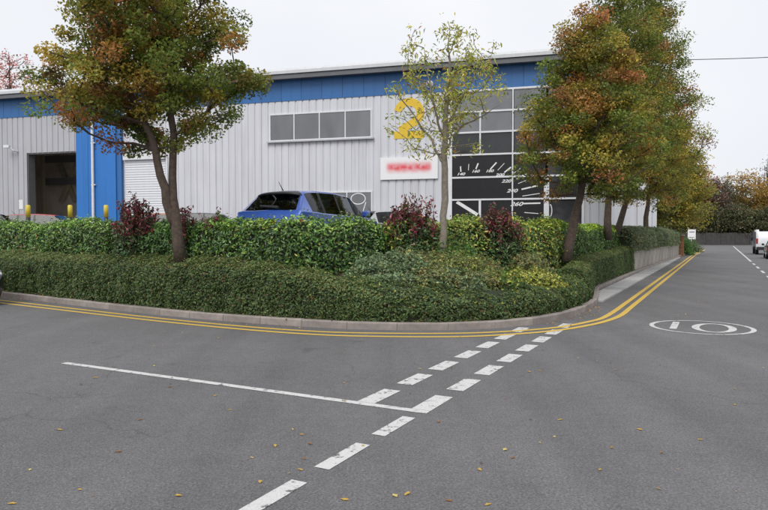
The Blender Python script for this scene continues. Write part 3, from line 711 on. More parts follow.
# ---- swept hedges
def hedge(name, label, cat, path, prof, dens, size, pal, mat, topal=None, aspect=.5, rough=.05, nmix=.55, group=None, seed=1, amp=.05, wild=0):
    # prof(t) -> list of (d, z) from the foot at the front over the top to the foot at the back
    P = resample(np.array(path), step=.2); Nn = normals_of(P); n = len(P)
    base = P[n//2]; z00 = min(q[1] for q in prof(.5))
    h = thing(name, label, cat, (base[0], base[1], z00), 0, group); org = np.array([base[0], base[1], z00])
    rows = []
    for i in range(n):
        pr = prof(i/(n-1)); rows.append([np.array([P[i][0]+Nn[i][0]*d, P[i][1]+Nn[i][1]*d, z]) for d, z in pr])
    rows = np.array(rows); m = rows.shape[1]
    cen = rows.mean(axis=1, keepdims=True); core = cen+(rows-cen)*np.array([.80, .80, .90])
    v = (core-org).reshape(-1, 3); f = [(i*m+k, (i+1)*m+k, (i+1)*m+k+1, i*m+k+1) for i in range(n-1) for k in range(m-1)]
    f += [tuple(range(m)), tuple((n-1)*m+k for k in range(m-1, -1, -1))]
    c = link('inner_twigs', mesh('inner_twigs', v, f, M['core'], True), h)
    pts, nr = [], []
    for i in range(n-1):
        for k in range(m-1):
            a, b, c_, d = rows[i, k], rows[i+1, k], rows[i+1, k+1], rows[i, k+1]
            nn = np.cross(b-a, d-a); ar = np.linalg.norm(nn)
            q = rng.poisson(ar*dens)
            if q == 0: continue
            s, t = rng.uniform(size=(2, q, 1)); pts.append(a*(1-s)*(1-t)+b*s*(1-t)+c_*s*t+d*(1-s)*t); nr.append(np.repeat((nn/ar)[None], q, 0))
    for e, sg in ((0, -1), (n-1, 1)):            # leafy ends
        q = int(dens*1.2); k = rng.integers(0, m-1, q); t = rng.uniform(size=(q, 1)); s = np.sqrt(rng.uniform(size=(q, 1)))
        edge = rows[e][k]*(1-t)+rows[e][k+1]*t; pts.append(cen[e]+(edge-cen[e])*s); tt = P[min(e+1, n-1)]-P[max(e-1, 0)]; tt = tt/np.linalg.norm(tt)
        nr.append(np.repeat(np.array([[tt[0]*sg, tt[1]*sg, 0]]), q, 0))
    pts = np.concatenate(pts); nr = np.concatenate(nr)
    flip = (nr*(pts-cen[np.clip(((pts[:, :2][:, None]-P[None, ::4])**2).sum(2).argmin(1)*4, 0, n-1), 0])).sum(1) < 0
    nr[flip] *= -1
    w1 = vnoise(pts, 2.2, seed); w2 = vnoise(pts, 7, seed+1)
    depth = rng.uniform(0, 1, len(pts))**2
    pts = pts + nr*(amp*(w1+.6*w2) - depth*rough*2 + rough*.4)[:, None] + rng.normal(size=pts.shape)*.012
    if wild:
        ws = rng.uniform(size=len(pts)) < wild; pts[ws] += nr[ws]*rng.uniform(.03, .14, ws.sum())[:, None]
    ln = nr*nmix+unit(len(pts))*(1-nmix)+np.array([0, 0, .25])
    cols = pick(len(pts), pal)
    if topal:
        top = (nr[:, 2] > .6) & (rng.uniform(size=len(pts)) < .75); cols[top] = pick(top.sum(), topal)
    cols *= (1+.22*vnoise(pts, 1.3, seed+4))[:, None].clip(.6, 1.5)
    leaves('foliage', pts-org, ln, size, np.clip(cols, .004, .8), mat, h, aspect)
    return h
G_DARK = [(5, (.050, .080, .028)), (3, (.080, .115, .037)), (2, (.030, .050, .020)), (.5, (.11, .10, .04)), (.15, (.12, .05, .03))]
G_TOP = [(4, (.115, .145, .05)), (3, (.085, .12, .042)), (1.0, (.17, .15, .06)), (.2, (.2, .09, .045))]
i600 = ik(597); sx0 = 0
left_path = KS[:ik(392)]
def fprof(t):
    k = 1-.40*max(0, (t-.86)/.14)**1.3
    return [(.17, .10), (.15, .45*k), (.19, .86*k), (.28, 1.01*k), (.45, 1.09*k), (.72, 1.17*k), (.90, 1.19*k), (.97, 1.05*k), (1.0, .5*k)]
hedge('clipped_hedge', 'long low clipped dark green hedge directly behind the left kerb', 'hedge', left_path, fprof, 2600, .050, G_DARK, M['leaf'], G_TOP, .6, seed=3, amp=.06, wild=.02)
corner = KS[ik(336):i600+2]
def cprof(t):
    h = .76-.24*min(1, t/.3)+.14*max(0, (t-.7)/.3); 
    return [(.17, .08), (.15, .36), (.20, h-.12), (.32, h), (.6, h+.06), (.95, h+.12), (1.15, h+.02), (1.2, .3)]
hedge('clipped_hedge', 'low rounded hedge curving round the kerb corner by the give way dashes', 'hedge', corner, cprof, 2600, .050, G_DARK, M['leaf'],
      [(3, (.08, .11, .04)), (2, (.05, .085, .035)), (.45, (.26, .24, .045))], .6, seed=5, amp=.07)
rightp = np.array([KS[i600]+.1*KN[i600]]+[R(-3.0, 18.6)] + [R(-3.32, s) for s in np.arange(20.6, 31.5, .5)])
def rprof(t):
    h = .86+.32*t
    return [(.13, .10), (.12, .5), (.17, h-.10), (.30, h), (.6, h+.04), (.8, h-.05), (.85, .5)]
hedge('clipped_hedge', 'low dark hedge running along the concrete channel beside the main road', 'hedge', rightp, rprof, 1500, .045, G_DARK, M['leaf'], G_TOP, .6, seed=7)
wallp = np.array([R(nk(s)-.27, s) for s in np.arange(30.5, 57, .6)])
hedge('wall_hedge', 'loose grey-green hedge on top of the retaining wall', 'hedge', wallp, lambda t: [(-.16, .98), (-.22, 1.3), (-.15, 1.85-.05*t), (.2, 2.05), (.7, 2.05), (.95, 1.7), (.9, 1.0)], 420, .10,
      [(4, (.095, .125, .07)), (3, (.14, .165, .09)), (1.5, (.06, .085, .04)), (.6, (.2, .15, .07))], M['leaf'], seed=9, amp=.12, rough=.1)
# laurel hedges
LA = [(4, (.062, .125, .028)), (3, (.040, .085, .022)), (2, (.105, .175, .036)), (1.6, (.024, .048, .015)), (.4, (.2, .20, .05)), (.15, (.18, .09, .03))]
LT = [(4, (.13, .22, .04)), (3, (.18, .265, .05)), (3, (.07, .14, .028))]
LN = normals_of(LS)
def il(px): r = (px-CX)/F; return int(np.argmin(np.abs(LS[:, 0]/LS[:, 1]-r)))
def lprof(hh=2.07, back=.42):
    def f(t):
        h = hh+.05*math.sin(t*23)+.03*math.sin(t*57)
        return [(-.38, .75), (-.44, 1.3), (-.38, h-.14), (-.22, h), (.15, h+.02), (back-.04, h-.1), (back, 1.2)]
    return f
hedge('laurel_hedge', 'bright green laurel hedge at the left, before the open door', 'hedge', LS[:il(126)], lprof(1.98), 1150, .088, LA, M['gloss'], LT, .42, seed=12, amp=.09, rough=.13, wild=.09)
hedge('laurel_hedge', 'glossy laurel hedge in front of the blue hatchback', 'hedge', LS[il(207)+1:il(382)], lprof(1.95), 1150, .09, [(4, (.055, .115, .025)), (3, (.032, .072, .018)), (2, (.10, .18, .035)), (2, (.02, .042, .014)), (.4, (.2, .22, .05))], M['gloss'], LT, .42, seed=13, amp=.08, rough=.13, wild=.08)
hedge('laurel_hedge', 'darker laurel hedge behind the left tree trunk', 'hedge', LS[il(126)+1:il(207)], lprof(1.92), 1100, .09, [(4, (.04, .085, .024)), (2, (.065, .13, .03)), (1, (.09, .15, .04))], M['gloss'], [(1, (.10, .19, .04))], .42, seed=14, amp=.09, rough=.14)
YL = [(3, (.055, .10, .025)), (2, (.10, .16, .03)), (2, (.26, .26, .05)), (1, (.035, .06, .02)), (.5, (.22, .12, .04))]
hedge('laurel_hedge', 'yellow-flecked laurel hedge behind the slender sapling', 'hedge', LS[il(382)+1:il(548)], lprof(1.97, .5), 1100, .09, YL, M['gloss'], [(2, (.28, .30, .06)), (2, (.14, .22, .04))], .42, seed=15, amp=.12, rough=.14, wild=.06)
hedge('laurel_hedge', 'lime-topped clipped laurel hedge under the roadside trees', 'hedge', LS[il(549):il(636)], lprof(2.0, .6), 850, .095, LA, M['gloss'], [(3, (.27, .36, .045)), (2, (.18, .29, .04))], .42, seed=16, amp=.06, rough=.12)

# ---- bushes
def bush(name, label, cat, c, r, n, size, pal, mat, topal=None, topz=.5, group=None, aspect=.5, shoots=0, spal=None, droop=0, lump=.18, seed=0):
    b = thing(name, label, cat, (c[0], c[1], c[2]), 0, group)
    d = unit(n); d[:, 2] = np.abs(d[:, 2])*1.0-.12
    d /= np.linalg.norm(d, axis=1)[:, None]
    rad = 1+lump*(vnoise(d*2.2, 1.8, seed)+.7*vnoise(d*2, 4.5, seed+1)); q = rng.uniform(.62, 1.02, n)**.7
    P = d*np.array(r)*(rad*q)[:, None]
    P[:, 2] = np.maximum(P[:, 2], -.05)
    cols = pick(n, pal)
    if topal:
        t = (P[:, 2]/r[2] + rng.normal(size=n)*.12 + .25*vnoise(P, 5, seed+2)) > topz; cols[t] = pick(t.sum(), topal)
    leaves('foliage', P, d*.5+unit(n)*.6+np.array([0, 0, .3]), size, cols, mat, b, aspect, droop=droop)
    if shoots:
        tw = MB(); PP = []
        for k in range(shoots):
            a = rng.uniform(0, 6.28); q = math.sqrt(rng.uniform())*.85; x, y = math.cos(a)*q*r[0], math.sin(a)*q*r[1]; z = r[2]*math.sqrt(max(.05, 1-q*q))
            L = rng.uniform(.18, .56); dx, dy = rng.normal(size=2)*.09
            tw.tube([(x, y, z*.7), (x+dx, y+dy, z+L)], [.008, .004], 4)
            for t in np.linspace(.1, 1, 9): PP += [(x+dx*t+rng.normal()*.04, y+dy*t+rng.normal()*.04, z+L*t+rng.normal()*.02) for _ in range(3)]
        tw.build('shoots', M['twig'], b); PP = np.array(PP)
        leaves('shoot_leaves', PP, unit(len(PP))+np.array([0, 0, .1]), size*.95, pick(len(PP), spal), mat, b, .42)
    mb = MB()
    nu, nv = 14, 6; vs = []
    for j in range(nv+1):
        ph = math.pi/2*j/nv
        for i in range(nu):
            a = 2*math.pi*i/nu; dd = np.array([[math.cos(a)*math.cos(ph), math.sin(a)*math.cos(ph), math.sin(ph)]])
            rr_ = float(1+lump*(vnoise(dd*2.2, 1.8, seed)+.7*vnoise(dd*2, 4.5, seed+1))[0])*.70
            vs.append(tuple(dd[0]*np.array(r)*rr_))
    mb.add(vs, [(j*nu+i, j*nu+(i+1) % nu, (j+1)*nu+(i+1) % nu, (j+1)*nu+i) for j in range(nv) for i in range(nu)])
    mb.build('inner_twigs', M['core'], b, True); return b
PG = [(4, (.035, .07, .025)), (2, (.055, .10, .03)), (1, (.09, .06, .03))]
PR = [(3.4, (.14, .025, .038)), (3, (.09, .02, .028)), (1.2, (.22, .06, .07)), (1.5, (.09, .065, .035)), (2, (.055, .085, .03))]
def pb(px, Y, topy, rx, n, lab, sh, topz=.55, pal=PG, seed=0, ry=None):
    top = atY(px, topy, Y)[2]; z0 = .95
    bush('photinia_bush', lab, 'bush', (carpos(px, Y), Y, z0), (rx, ry or rx*.6, top-z0-.42), n, .10, pal, M['gloss'], PR, topz+.22, 'red-tipped shrubs in the bed', .42, sh, PR, seed=seed)
pb(138, 15.9, 196, .62, 2600, 'large red-tipped shrub just left of the double tree trunk', 52, .68, seed=1)
pb(186, 14.95, 208, .42, 1000, 'red-tipped shrub with sparse crimson shoots at the double tree trunk', 16, .92, seed=2)
pb(212, 14.6, 209, .30, 600, 'small red-shooted shrub beside the blue hatchback', 9, .95, seed=3)
pb(412, 14.2, 197, .62, 2600, 'red-tipped shrub under the company sign, left of the sapling', 44, .74, seed=4)
pb(500, 15.6, 205, .58, 2400, 'red-tipped shrub in front of the speedometer window', 38, .66, seed=5)
JU = [(4, (.12, .165, .088)), (3, (.08, .125, .06)), (2.4, (.175, .22, .125)), (1, (.04, .07, .03)), (.5, (.2, .19, .06))]
EU = [(3, (.14, .17, .05)), (3.5, (.07, .11, .035)), (1.6, (.30, .29, .08)), (1, (.12, .08, .04))]
BR = [(3, (.13, .145, .06)), (1.6, (.15, .11, .06)), (2, (.085, .12, .045)), (1.6, (.26, .24, .08))]
for i, (px, d, top, rx, ry, rz, pal, lab) in enumerate([
    (362, 1.25, .98, .62, .42, .42, JU, 'blue-green spreading shrub at the left end of the corner mound'),
    (400, 1.35, .95, .70, .45, .45, JU, 'blue-green spreading shrub below the slender sapling, left of its trunk'),
    (390, 1.95, 1.22, .70, .5, .5, JU, 'grey-green shrub before the red-tipped shrub under the company sign'),
    (440, 1.35, .92, .70, .45, .42, BR, 'brownish low shrub in front of the slender sapling'),
    (432, 2.1, 1.24, .70, .5, .46, BR, 'brown-green shrub around the foot of the slender sapling'),
    (474, 1.9, 1.18, .70, .5, .46, EU, 'yellow-variegated shrub right of the sapling foot'),
    (478, 1.3, .92, .70, .45, .42, JU, 'green spreading shrub just behind the corner hedge, right of the sapling'),
    (508, 2.1, 1.22, .70, .5, .48, EU, 'yellow-variegated shrub in the middle of the corner mound'),
    (516, 1.35, .92, .65, .45, .42, BR, 'brown-green low shrub just behind the middle of the corner hedge'),
    (536, 2.2, 1.35, .60, .55, .70, LA, 'leafy green shrub between the corner mound and the first roadside tree'),
    (470, 2.7, 1.42, .75, .5, .6, EU, 'yellowish shrub at the foot of the yellow-flecked laurel'),
    (550, 1.35, .90, .55, .45, .40, YL, 'small speckled shrub behind the corner hedge near the kerb bend'),
    (562, 2.6, 1.55, .60, .55, .75, LA, 'tall leafy green shrub left of the first roadside trunk'),
    (578, 1.0, .86, .62, .55, .40, [(2.5, (.12, .15, .035)), (3, (.36, .34, .08)), (2, (.07, .10, .03))], 'bright yellow variegated shrub at the kerb corner'),
    (590, 1.5, 1.15, .5, .7, .45, BR, 'brown-tinged shrub behind the yellow shrub at the kerb corner'),
    (352, 1.75, 1.22, .62, .42, .5, JU, 'blue-green shrub between the clipped hedge and the laurel before the hatchback'),
    (415, 1.75, 1.12, .62, .45, .46, JU, 'soft green shrub in the middle of the blue-green patch left of the sapling'),
    (455, 1.7, 1.06, .66, .45, .44, BR, 'brown-green shrub just right of and before the sapling foot'),
    (495, 1.7, 1.08, .66, .45, .46, EU, 'yellow-flecked shrub in front of the speedometer window shrub'),
    (528, 1.75, 1.10, .6, .45, .46, EU, 'yellow-green shrub in the right half of the corner mound'),
    (556, 1.95, 1.12, .55, .5, .46, BR, 'low brownish shrub left of the bright yellow one')]):
    j = ik(px); g = KS[j]+KN[j]*d
    bush('low_shrub', lab, 'shrub', (g[0], g[1], top+.11-rz), (rx*1.08, ry*1.1, rz), 3600, .066, pal, M['leaf'], seed=20+i, lump=.30, group='low shrubs on the corner mound')
bp_ = R(-3.45, 63)
bush('green_bush', 'fresh green bush beyond the brick pier', 'bush', (bp_[0], bp_[1], .1), (.9, 2.6, 1.7), 2600, .16, [(3, (.08, .17, .03)), (2, (.05, .11, .03))], M['leaf'], seed=50)
bp_ = R(-3.4, 73)
bush('green_bush', 'dark low bush at the far bend of the kerb', 'bush', (bp_[0], bp_[1], .1), (.9, 3.4, 1.3), 2600, .16, [(3, (.05, .09, .03)), (2, (.08, .10, .04))], M['leaf'], seed=51)

# ---- trees
def tree(name, label, base, trunks, env, nclus, nleaf, lsize, pal_fn, bark, crad=.34, twist=.0, group=None, mat=None, aspect=.62, r0=.011, trunk_n=10, droop=.0, droop_leaf=.2, seed=0, edge=.55, flat=1.0):
    """env(u3 array in unit ball) -> offsets from base. trunks: list of polylines with radii (local)."""
    rg = np.random.default_rng(seed); t = thing(name, label, 'tree', base, 0, group)
    nodes, par = [], []
    for pl, rad in trunks:
        tb = MB(); pl = np.array(pl, float); d = np.r_[0, np.cumsum(np.linalg.norm(np.diff(pl, axis=0), axis=1))]; q = np.linspace(0, d[-1], 16)
        pp = np.stack([np.interp(q, d, pl[:, k]) for k in range(3)], 1); pp[1:-1] += rg.normal(size=(14, 3))*np.array([.02, .02, 0])
        rd = np.interp(q, d, rad); tb.tube(pp, rd, trunk_n); tb.build('trunk', bark, t, True)
        st = max(0, int(len(pp)*.38))
        for k in range(st, 16):
            nodes.append(pp[k]); par.append(-1)
    u = unit(nclus); u = u*(rg.uniform(size=(nclus, 1))**edge)
    C = env(u)
    nodes = np.array(nodes); ntr = len(nodes)
    order = np.argsort(np.linalg.norm(C-nodes[((C[:, None]-nodes[None])**2).sum(2).argmin(1)], axis=1))
    allp = list(nodes); parent = [-1]*ntr; cidx = []
    for ci in order:
        c = C[ci]; A_ = np.array(allp); d = np.linalg.norm(A_-c, axis=1)+np.maximum(0, A_[:, 2]-c[2]+.1)*1.3; j = int(d.argmin())
        a = A_[j]; mid = (a+c)/2+rg.normal(size=3)*.06*np.linalg.norm(c-a)+np.array([0, 0, -.05*np.linalg.norm(c-a)])
        allp.append(mid); parent.append(j); allp.append(c); parent.append(len(allp)-2); cidx.append(len(allp)-1)
    cnt = np.zeros(len(allp))
    for k in cidx:
        j = k
        while j >= 0: cnt[j] += 1; j = parent[j]
    br = MB()
    for k in range(ntr, len(allp)):
        j = parent[k]; ra = r0*math.sqrt(cnt[k]+.3); br.tube([allp[j], allp[k]], [ra*1.12, ra*.85], 5, cap=False)
    br.build('branches', bark, t, True, fix=False)['kind'] = 'stuff'
    per = rg.poisson(nleaf/nclus, nclus); idx = np.repeat(np.arange(nclus), per); n = len(idx)
    P = C[idx]+unit(n)*(rg.uniform(size=(n, 1))**.38)*(crad*1.95*rg.uniform(.65, 1.25, nclus))[idx][:, None]*np.array([1, 1, .66*flat]); P[:, 2] -= droop*np.abs(rg.normal(size=n))
    cols = pal_fn(C, idx, P, rg)
    leaves('crown', P, unit(n)*.75+np.array([0, -.12, .7]), lsize, np.clip(cols, .004, .85), mat or M['leaf'], t, aspect, droop=droop_leaf)
    return t
def palette_fn(pals, wfn):
    def f(C, idx, P, rg):
        n = len(P); W = wfn(P)                     # n x len(pals), a weight for each palette
        W = np.clip(W+rg.normal(size=(len(C), W.shape[1]))[idx]*.30, .001, None); ch = W.argmax(1)
        out = np.zeros((n, 3))
        for k, p in enumerate(pals):
            m_ = ch == k
            if m_.any(): out[m_] = pick(m_.sum(), p)
        cc = np.stack([out[np.searchsorted(idx, k, 'left').clip(0, n-1)] for k in range(len(C))])[idx]; out = out*.6+cc*.4
        return out*(1+.18*rg.normal(size=len(C))[idx])[:, None].clip(.6, 1.5)
    return f
GRN = [(4, (.095, .125, .022)), (3, (.07, .10, .022)), (2, (.14, .16, .028)), (.8, (.20, .17, .03))]
OLI = [(3, (.19, .165, .03)), (2, (.25, .19, .032)), (2, (.12, .125, .027)), (1, (.31, .20, .035))]
RUS = [(3, (.24, .115, .035)), (2, (.29, .15, .04)), (2, (.18, .11, .035)), (1, (.13, .12, .03)), (.8, (.29, .085, .055))]
YEL = [(3, (.28, .23, .03)), (2, (.36, .28, .04)), (2, (.17, .16, .03)), (1, (.32, .17, .04))]
# big double-trunked tree on the left
TY = 14.3; bx = carpos(181, TY); b0 = np.array([bx, TY, .85])
def T(px, py, dy=0): p = atY(px, py, TY+dy); return p-b0
def envL(u):
    z = u[:, 2]; c = T(148, 45, .15); 
    rx = np.where(z > 0, 2.05-.2*z, 2.05+1.5*np.clip(-z, 0, .75)); rx = rx*(1+.16*vnoise(u*1.0, 3.2, 31)); x = u[:, 0]*rx; zz = np.where(z > 0, z*3.2, -np.abs(z)**.8*2.45)
    x = x-.25*np.clip(-z, 0, 1)*0+.0
    P = np.stack([c[0]+x, c[1]+u[:, 1]*2.1, c[2]+zz], 1)
    k = (u[:, 2] < -.35); P[k, 2] += .18*np.abs(P[k, 0]-c[0])
    return P
tree('autumn_tree', 'large broad autumn tree with two trunks behind the left hedge', b0,
     [([T(181, 262), T(178, 235), T(174, 205), T(172, 175), T(173, 140), T(168, 80), T(160, 10), T(158, -60)], [.15, .125, .10, .088, .08, .065, .04, .015]),
      ([T(176, 228), T(168, 205, -.05), T(160, 175, -.1), T(152, 140, -.15), T(130, 90, -.2), T(110, 30, -.3)], [.10, .105, .09, .075, .05, .015])],
     envL, 400, 76000, .075, palette_fn([GRN, OLI, RUS], lambda P: np.stack([np.full(len(P), .62)-.10*(P[:, 0]-T(150, 50)[0])*0, .45+.05*vnoise(P, 1.1, 3), .27-.15*(P[:, 0]-T(150, 50)[0])+.12*(P[:, 2]-T(150, 60)[2])*.3+.25*vnoise(P, .9, 5)], 1)),
     M['bark'], crad=.185, seed=4, edge=.5)
# slender sapling
TY = 14.0; b0 = np.array([carpos(444, TY), TY, .9])
def envS(u):
    c = T(449, 88); return np.stack([c[0]+u[:, 0]*1.45, c[1]+u[:, 1]*1.0, c[2]+u[:, 2]*1.6-.10*(u[:, 0]**2)], 1)
SAP = [(3, (.27, .27, .055)), (2.4, (.18, .21, .045)), (2.6, (.36, .33, .08)), (1, (.10, .13, .03)), (.6, (.25, .12, .05))]
tree('sapling', 'slender young tree with thin yellow-green leaves in front of the speedometer window', b0,
     [([T(444, 262), T(444, 200), T(445, 130), T(447, 90), T(450, 30)], [.078, .072, .06, .035, .008]),
      ([T(445, 165), T(430, 140, .1), T(412, 112, .15), T(398, 95, .2)], [.03, .025, .018, .008]),
      ([T(445, 135), T(455, 110, .1), T(470, 85, -.1), T(482, 55, -.1)], [.032, .026, .018, .006]),
      ([T(445, 140), T(434, 110, -.2), T(428, 70, -.2), T(424, 48, -.2)], [.03, .022, .014, .005]),
      ([T(445, 150), T(462, 125, .3), T(485, 115, .3), T(500, 105, .3)], [.026, .02, .013, .005])],
     envS, 140, 3000, .11, lambda C, idx, P, rg: pick(len(P), SAP), M['barkp'], crad=.12, seed=8, edge=.6, r0=.0055, aspect=.30, droop=.10, droop_leaf=.9, flat=1.2)
# roadside trees
def conical(px, topy, boty, halfw, Y, wide=.28):
    top = atY(px, topy, Y)-b0; bot = atY(px, boty, Y)-b0; H = top[2]-bot[2]
    def env(u):
        r = np.linalg.norm(u, axis=1); zz = (u[:, 2]+1)/2; zz = np.clip(zz**1.15, 0, 1)
        prof = np.where(zz < wide, .62+.38*np.sin(zz/wide*math.pi/2), ((1-zz)/(1-wide)).clip(0, 1)**.72)*halfw+.12
        a = np.arctan2(u[:, 1], u[:, 0]); q = np.sqrt((u[:, 0]**2+u[:, 1]**2))/np.sqrt((1-u[:, 2]**2).clip(.02, 1)); q = q.clip(0, 1)
        return np.stack([top[0]+np.cos(a)*q*prof, top[1]+np.sin(a)*q*prof, bot[2]+H*zz], 1)
    return env
def rtree(label, px, Y, base_z, trunk_px, topy, boty, hw, cx, n, pals, wf, seed, ls=.075, ncl=420):
    global b0, TY
    TY = Y; b0 = np.array([carpos(px, Y), Y, base_z])
    pts = [T(x, y) for x, y in trunk_px]; nT = len(pts)
    tree('roadside_tree', label, b0, [(pts, list(np.linspace(.17, .02, nT)))], conical(cx, topy, boty, hw, Y), ncl, n, ls, palette_fn(pals, wf), M['bark'], crad=.05+.0072*Y, seed=seed, group='autumn trees along the main road', edge=.45)
wA = lambda P: np.stack([.55-.07*(P[:, 2]-4), np.full(len(P), .46), .22+.085*(P[:, 2]-3)+.25*vnoise(P, 1.0, 6)], 1)
rtree('roadside autumn tree nearest the corner, rusty orange at its top', 568, 18.2, 1.0, [(566, 262), (570, 235), (578, 205), (588, 160), (597, 90), (603, 10)], 4, 200, 1.95, 588, 60000, [GRN, OLI, RUS], wA, 21)
wB = lambda P: np.stack([.72-.0*P[:, 2], np.full(len(P), .36), .20+.2*vnoise(P, .8, 8)], 1)
rtree('dark green roadside tree, second from the corner, behind the rusty one', 608, 25.5, 1.1, [(608, 240), (608, 215), (610, 190), (616, 120), (622, 0), (625, -70)], -75, 200, 2.3, 620, 48000, [GRN, OLI, RUS], wB, 22, .09)
wC = lambda P: np.stack([.60+.03*(P[:, 2]-6), np.full(len(P), .42), .30+.25*vnoise(P, .8, 9)-.03*(P[:, 2]-5)], 1)
rtree('tall roadside tree with a leaning trunk, third from the corner', 618, 28.8, 1.2, [(614, 240), (620, 222), (630, 195), (640, 150), (648, 60), (652, -40)], -50, 205, 2.45, 647, 56000, [GRN, OLI, RUS], wC, 23, .09, 480)
wE = lambda P: np.stack([np.full(len(P), .35), np.full(len(P), .55), .38+.2*vnoise(P, .8, 10)], 1)
rtree('small yellow-orange roadside tree behind the leaning trunk', 645, 37, 1.2, [(645, 240), (646, 215), (650, 190), (655, 130), (658, 70)], 60, 207, 2.2, 655, 24000, [GRN, OLI, YEL], wE, 24, .13, 240)
rtree('yellow-green roadside tree beside the brick pier', 676, 52, 1.2, [(674, 240), (675, 215), (676, 180), (676, 120)], 112, 229, 2.4, 679, 24000, [GRN, OLI, YEL], lambda P: np.stack([np.full(len(P), .52), np.full(len(P), .52), .28+.25*vnoise(P, .6, 12)], 1), 25, .16, 260)

# far trees behind the fence
def far_tree(px, Y, topy, w_, pal, lab, n=5500, ls=.36, bare=False, seed=0, name='far_tree'):
    global b0, TY
    TY = Y; b0 = np.array([carpos(px, Y), Y, -.03]); H = atY(px, topy, Y)[2]
    def env(u): return np.stack([u[:, 0]*w_, u[:, 1]*w_*.8, H*.55+u[:, 2]*H*.45], 1)
    tree(name, lab, b0, [([(0, 0, 0), (.2, 0, H*.3), (.1, .2, H*.75), (0, 0, H*.96)], [.32, .26, .12, .03])], env, 150, n, ls,
         lambda C, idx, P, rg: pick(len(P), pal)*(1+.2*rg.normal(size=len(C))[idx])[:, None].clip(.5, 1.6), M['bark'] if not bare else M['twig'], crad=.75, seed=seed, r0=.03 if not bare else .035, group='trees behind the far fence', edge=.5)
BRN = [(3, (.25, .15, .035)), (2, (.19, .125, .035)), (1, (.12, .10, .035)), (.6, (.30, .21, .045))]
DKG = [(3, (.050, .060, .028)), (2, (.075, .075, .035)), (1, (.10, .075, .04))]
GRY = [(3, (.075, .06, .055)), (2, (.10, .08, .07)), (1, (.05, .045, .03))]
for i, a in enumerate([(704, 118, 168, 3.6, [(2, (.26, .10, .04)), (2, (.12, .09, .04)), (1, (.18, .07, .05))], 'reddish far tree just right of the roadside trees'),
        (716, 116, 180, 3.4, GRY, 'grey twiggy far tree between the reddish and the dark one', 3500, .34), (727, 120, 176, 3.8, DKG, 'dark green far tree above the middle of the fence'),
        (741, 124, 170, 4.4, BRN, 'orange-brown far tree left of the white van'), (758, 120, 172, 4.6, BRN, 'brown far tree directly above the white van'), (778, 118, 176, 4.6, BRN, 'brown far tree at the right edge of the picture'),
        (735, 114, 205, 3.4, DKG, 'low dark far tree behind the fence under the orange one'), (752, 114, 208, 3.4, DKG, 'low dark far tree behind the fence, left of the van roof'), (712, 114, 205, 3.2, DKG, 'low dark far tree at the left end of the fence'), (772, 113, 206, 3.4, DKG, 'low dark far tree behind the van'),
        (692, 122, 175, 4.0, DKG, 'dark far tree mostly hidden behind the yellow-green roadside tree'), (676, 114, 200, 4, DKG, 'low dark far tree seen through the yellow-green roadside tree'), (655, 114, 200, 4, DKG, 'low dark far tree seen under the roadside trees beside the far unit')]):
    far_tree(*a[:6], *(a[6:] if len(a) > 6 else ()), seed=60+i)
for i, (px, Y, ty, w_, lab) in enumerate([(766, 138, 156, 3.5, 'bare grey far tree above the brown ones at the right edge')]):
    far_tree(px, Y, ty, w_, GRY, lab, 1500, .28, True, 80+i, 'bare_tree')
# thin red-leaved tree behind the building
TY = 62; b0 = np.array([carpos(12, TY), TY, TER]); Hh = atY(12, 46, TY)[2]-TER
tree('red_leaved_tree', 'sparse reddish tree showing over the roof at the left edge', b0, [([(0, 0, 0), (.2, 0, Hh*.5), (0, 0, Hh*.97)], [.3, .2, .02])],
     lambda u: np.stack([u[:, 0]*3.2, u[:, 1]*2.5, Hh*.70+u[:, 2]*Hh*.30], 1), 150, 4200, .20, lambda C, idx, P, rg: pick(len(P), [(2, (.34, .12, .11)), (1, (.22, .10, .08)), (1, (.30, .2, .15))]), M['twig'], crad=.4, seed=91, r0=.022)

# ------------------------------------------------------------------ far fence and cable
fe = thing('timber_fence', 'grey timber board fence closing off the far end of the road', 'fence', (carpos(620, 111), 111.5, 0), 0)
L = 53; bo = MB(); x = 0
while x < L:
    hgt = 2.05+.06*math.sin(x*1.7); bo.box(x, x+.17, 0, .03, .05, hgt); x += .19
bo.build('boards', M['fence'], fe)['kind'] = 'stuff'
post = MB().box(-.08, .08, -.10, -.005, 0, 2.15).me('post', M['fence'])
for i in range(21): link('post', post, fe, (2.5*i, 0, 0))
c0 = atY(640, 60, 60); c1 = atY(900, 49, 60); mid = [c0+(c1-c0)*t-np.array([0, 0, 1.0*4*t*(1-t)*.25]) for t in np.linspace(0, 1, 14)]
cb = thing('overhead_cable', 'thin dark cable crossing the sky at the right', 'cable', (c1[0], c1[1], 0))
MB().tube([m_-np.array([c1[0], c1[1], 0]) for m_ in mid], .035, 5).build('cable', M['wire'], cb)
pl = thing('utility_pole', 'timber utility pole beyond the right edge', 'pole', (c1[0], c1[1]+.2, 0)); MB().tube([(0, 0, 0), (0, 0, c1[2]+.4)], [.16, .11], 10).build('shaft', M['bark'], pl); MB().box(-.8, .8, -.06, .06, c1[2]-.3, c1[2]-.18).build('crossarm', M['bark'], pl)
pl = thing('utility_pole', 'timber utility pole hidden behind the roadside trees', 'pole', (c0[0], c0[1]+.2, 0)); MB().tube([(0, 0, 0), (0, 0, c0[2]+.4)], [.16, .11], 10).build('shaft', M['bark'], pl); MB().box(-.8, .8, -.06, .06, c0[2]-.3, c0[2]-.18).build('crossarm', M['bark'], pl)

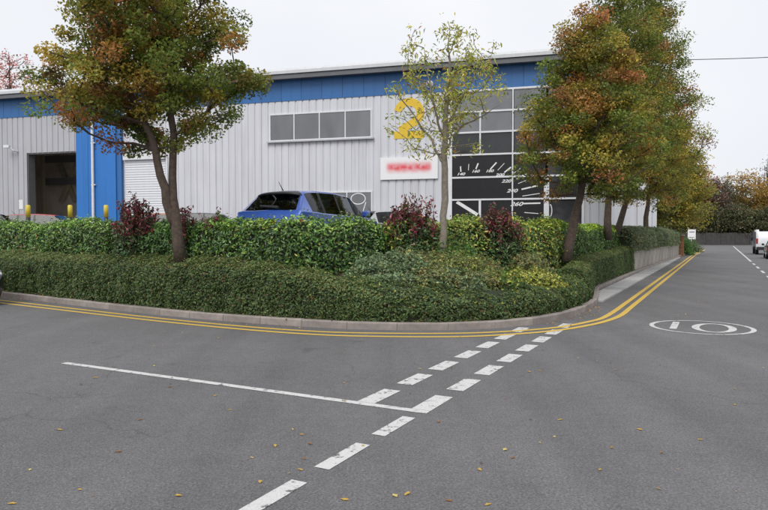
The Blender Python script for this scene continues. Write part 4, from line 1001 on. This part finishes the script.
# ------------------------------------------------------------------ fallen leaves
def leafmesh(mat, k):
    r = random.Random(k); pts = [(-.5, 0), (-.25, .22), (.05, .27), (.3, .16), (.55, 0), (.3, -.17), (.0, -.25), (-.28, -.2)]
    v = [(0, 0, .05+.1*r.random())]+[(x*(1+.25*r.uniform(-1, 1)), y*(1+.4*r.uniform(-1, 1)), .08+.30*abs(y)*r.random()+.1*r.random()) for x, y in pts]
    return mesh('fallen_leaf', v, [(0, i+1, (i+1) % 8+1) for i in range(8)], mat)
LM = [leafmesh(M[m], i) for i, m in enumerate(['dead', 'dead', 'dead2', 'dead3', 'dead', 'dead2'])]
LAB = ['yellow fallen leaf lying on the asphalt', None, 'brown fallen leaf lying on the asphalt', 'pale straw-coloured fallen leaf lying on the asphalt']
def lbl(i): return LAB[{0: 0, 1: 0, 2: 2, 3: 3, 4: 0, 5: 2}[i]]
spots = [(275,446),(304,459),(252,458),(260,482),(407,494),(395,496),(449,501),(488,505),(439,422),(345,401),(310,444),(513,458),(467,347),(540,371),(529,372),(420,369),(363,446),(12,504),(30,470),(178,496),(140,420),(95,378),(170,387),(60,430),
         (230,410),(215,396),(118,452),(300,470),(505,450),(640,430),(600,470),(700,440),(560,420),(735,405),(660,365),(590,350),(622,352),(480,470),(80,490),(345,500),(20,345),(45,330),(110,340),(190,352),(250,360),(310,350),(370,349),(410,350),(740,480),(690,500),(575,490),(525,480),(66,362),(150,478),(205,470),(330,425),(395,400),(445,440)]
LMK = [((705, 328), 'the painted 10'), ((75, 362), 'the long white line'), ((20, 505), 'the bottom left picture corner'), ((760, 505), 'the bottom right picture corner'),
       ((270, 497), 'the lowest white dash'), ((395, 428), 'the dash below the give way lines'), ((520, 345), 'the far end of the give way dashes'), ((240, 330), 'the left yellow lines')]
ORD = ['closest', 'second closest', 'third closest', 'fourth closest', 'fifth closest', 'sixth closest', 'seventh closest', 'eighth closest', 'ninth closest', 'tenth closest']
todo = []
for x, y in spots[:40]:
    k = random.randrange(6); g = ground(x, y); o = link('fallen_leaf', LM[k], None, (g[0], g[1], .002), (0, 0, random.uniform(0, 6.28)))
    s = random.uniform(.035, .062); o.scale = (s, s, s*.6)
    dd = [math.hypot(x-q[0], (y-q[1])*1.5) for q, _ in LMK]; j = int(np.argmin(dd)); todo.append((lbl(k).split()[0], j, dd[j], o))
seen = {}
for colr, j, dj, o in sorted(todo, key=lambda q: (q[0], q[1], q[2])):
    m_ = seen.get((colr, j), 0); seen[(colr, j)] = m_+1
    tag(o, '%s fallen leaf on road, %s to %s' % (colr, ORD[m_], LMK[j][1]), 'leaf', 'fallen leaves on the road')
# small litter drifted along the kerb, uncounted
n = 1500; ii = rng.integers(0, ik(597), n); off = -np.abs(rng.normal(size=n))*.22; inb = rng.uniform(size=n) < .45
offs = np.where(inb, rng.uniform(.13, .30, n), off); P = KS[ii]+KN[ii]*offs[:, None]+rng.normal(size=(n, 2))*.03
keep = vnoise(np.c_[P, np.zeros(n)], .9, 77) > np.where(inb, -.3, .25)
P = P[keep]; zz = np.where(inb[keep], .15, .012); nn_ = unit(len(P))*.3+np.array([0, 0, 1])
lo_ = leaves('leaf_litter', np.c_[P, zz+rng.uniform(0, .008, len(P))], nn_, .045, pick(len(P), [(3, (.26, .14, .04)), (2, (.40, .27, .06)), (2, (.12, .06, .03))]), M['leaf'], None, .6, fold=.08)
# crumbs scattered thinly over the carriageway
n = 420; P = np.stack([rng.uniform(-9, 9, n), rng.uniform(3, 22, n)], 1); kd_ = ((P[:, None]-KS[None, ::6])**2).sum(2); j = kd_.argmin(1)*6
keep = ((P-KS[j])*KN[j]).sum(1) < -.1; P = P[keep]
leaves('leaf_litter', np.c_[P, np.full(len(P), .012)], unit(len(P))*.3+np.array([0, 0, 1]), .035, pick(len(P), [(3, (.26, .14, .04)), (2, (.42, .30, .08)), (2, (.10, .06, .03))]), M['leaf'], None, .6, fold=.08)
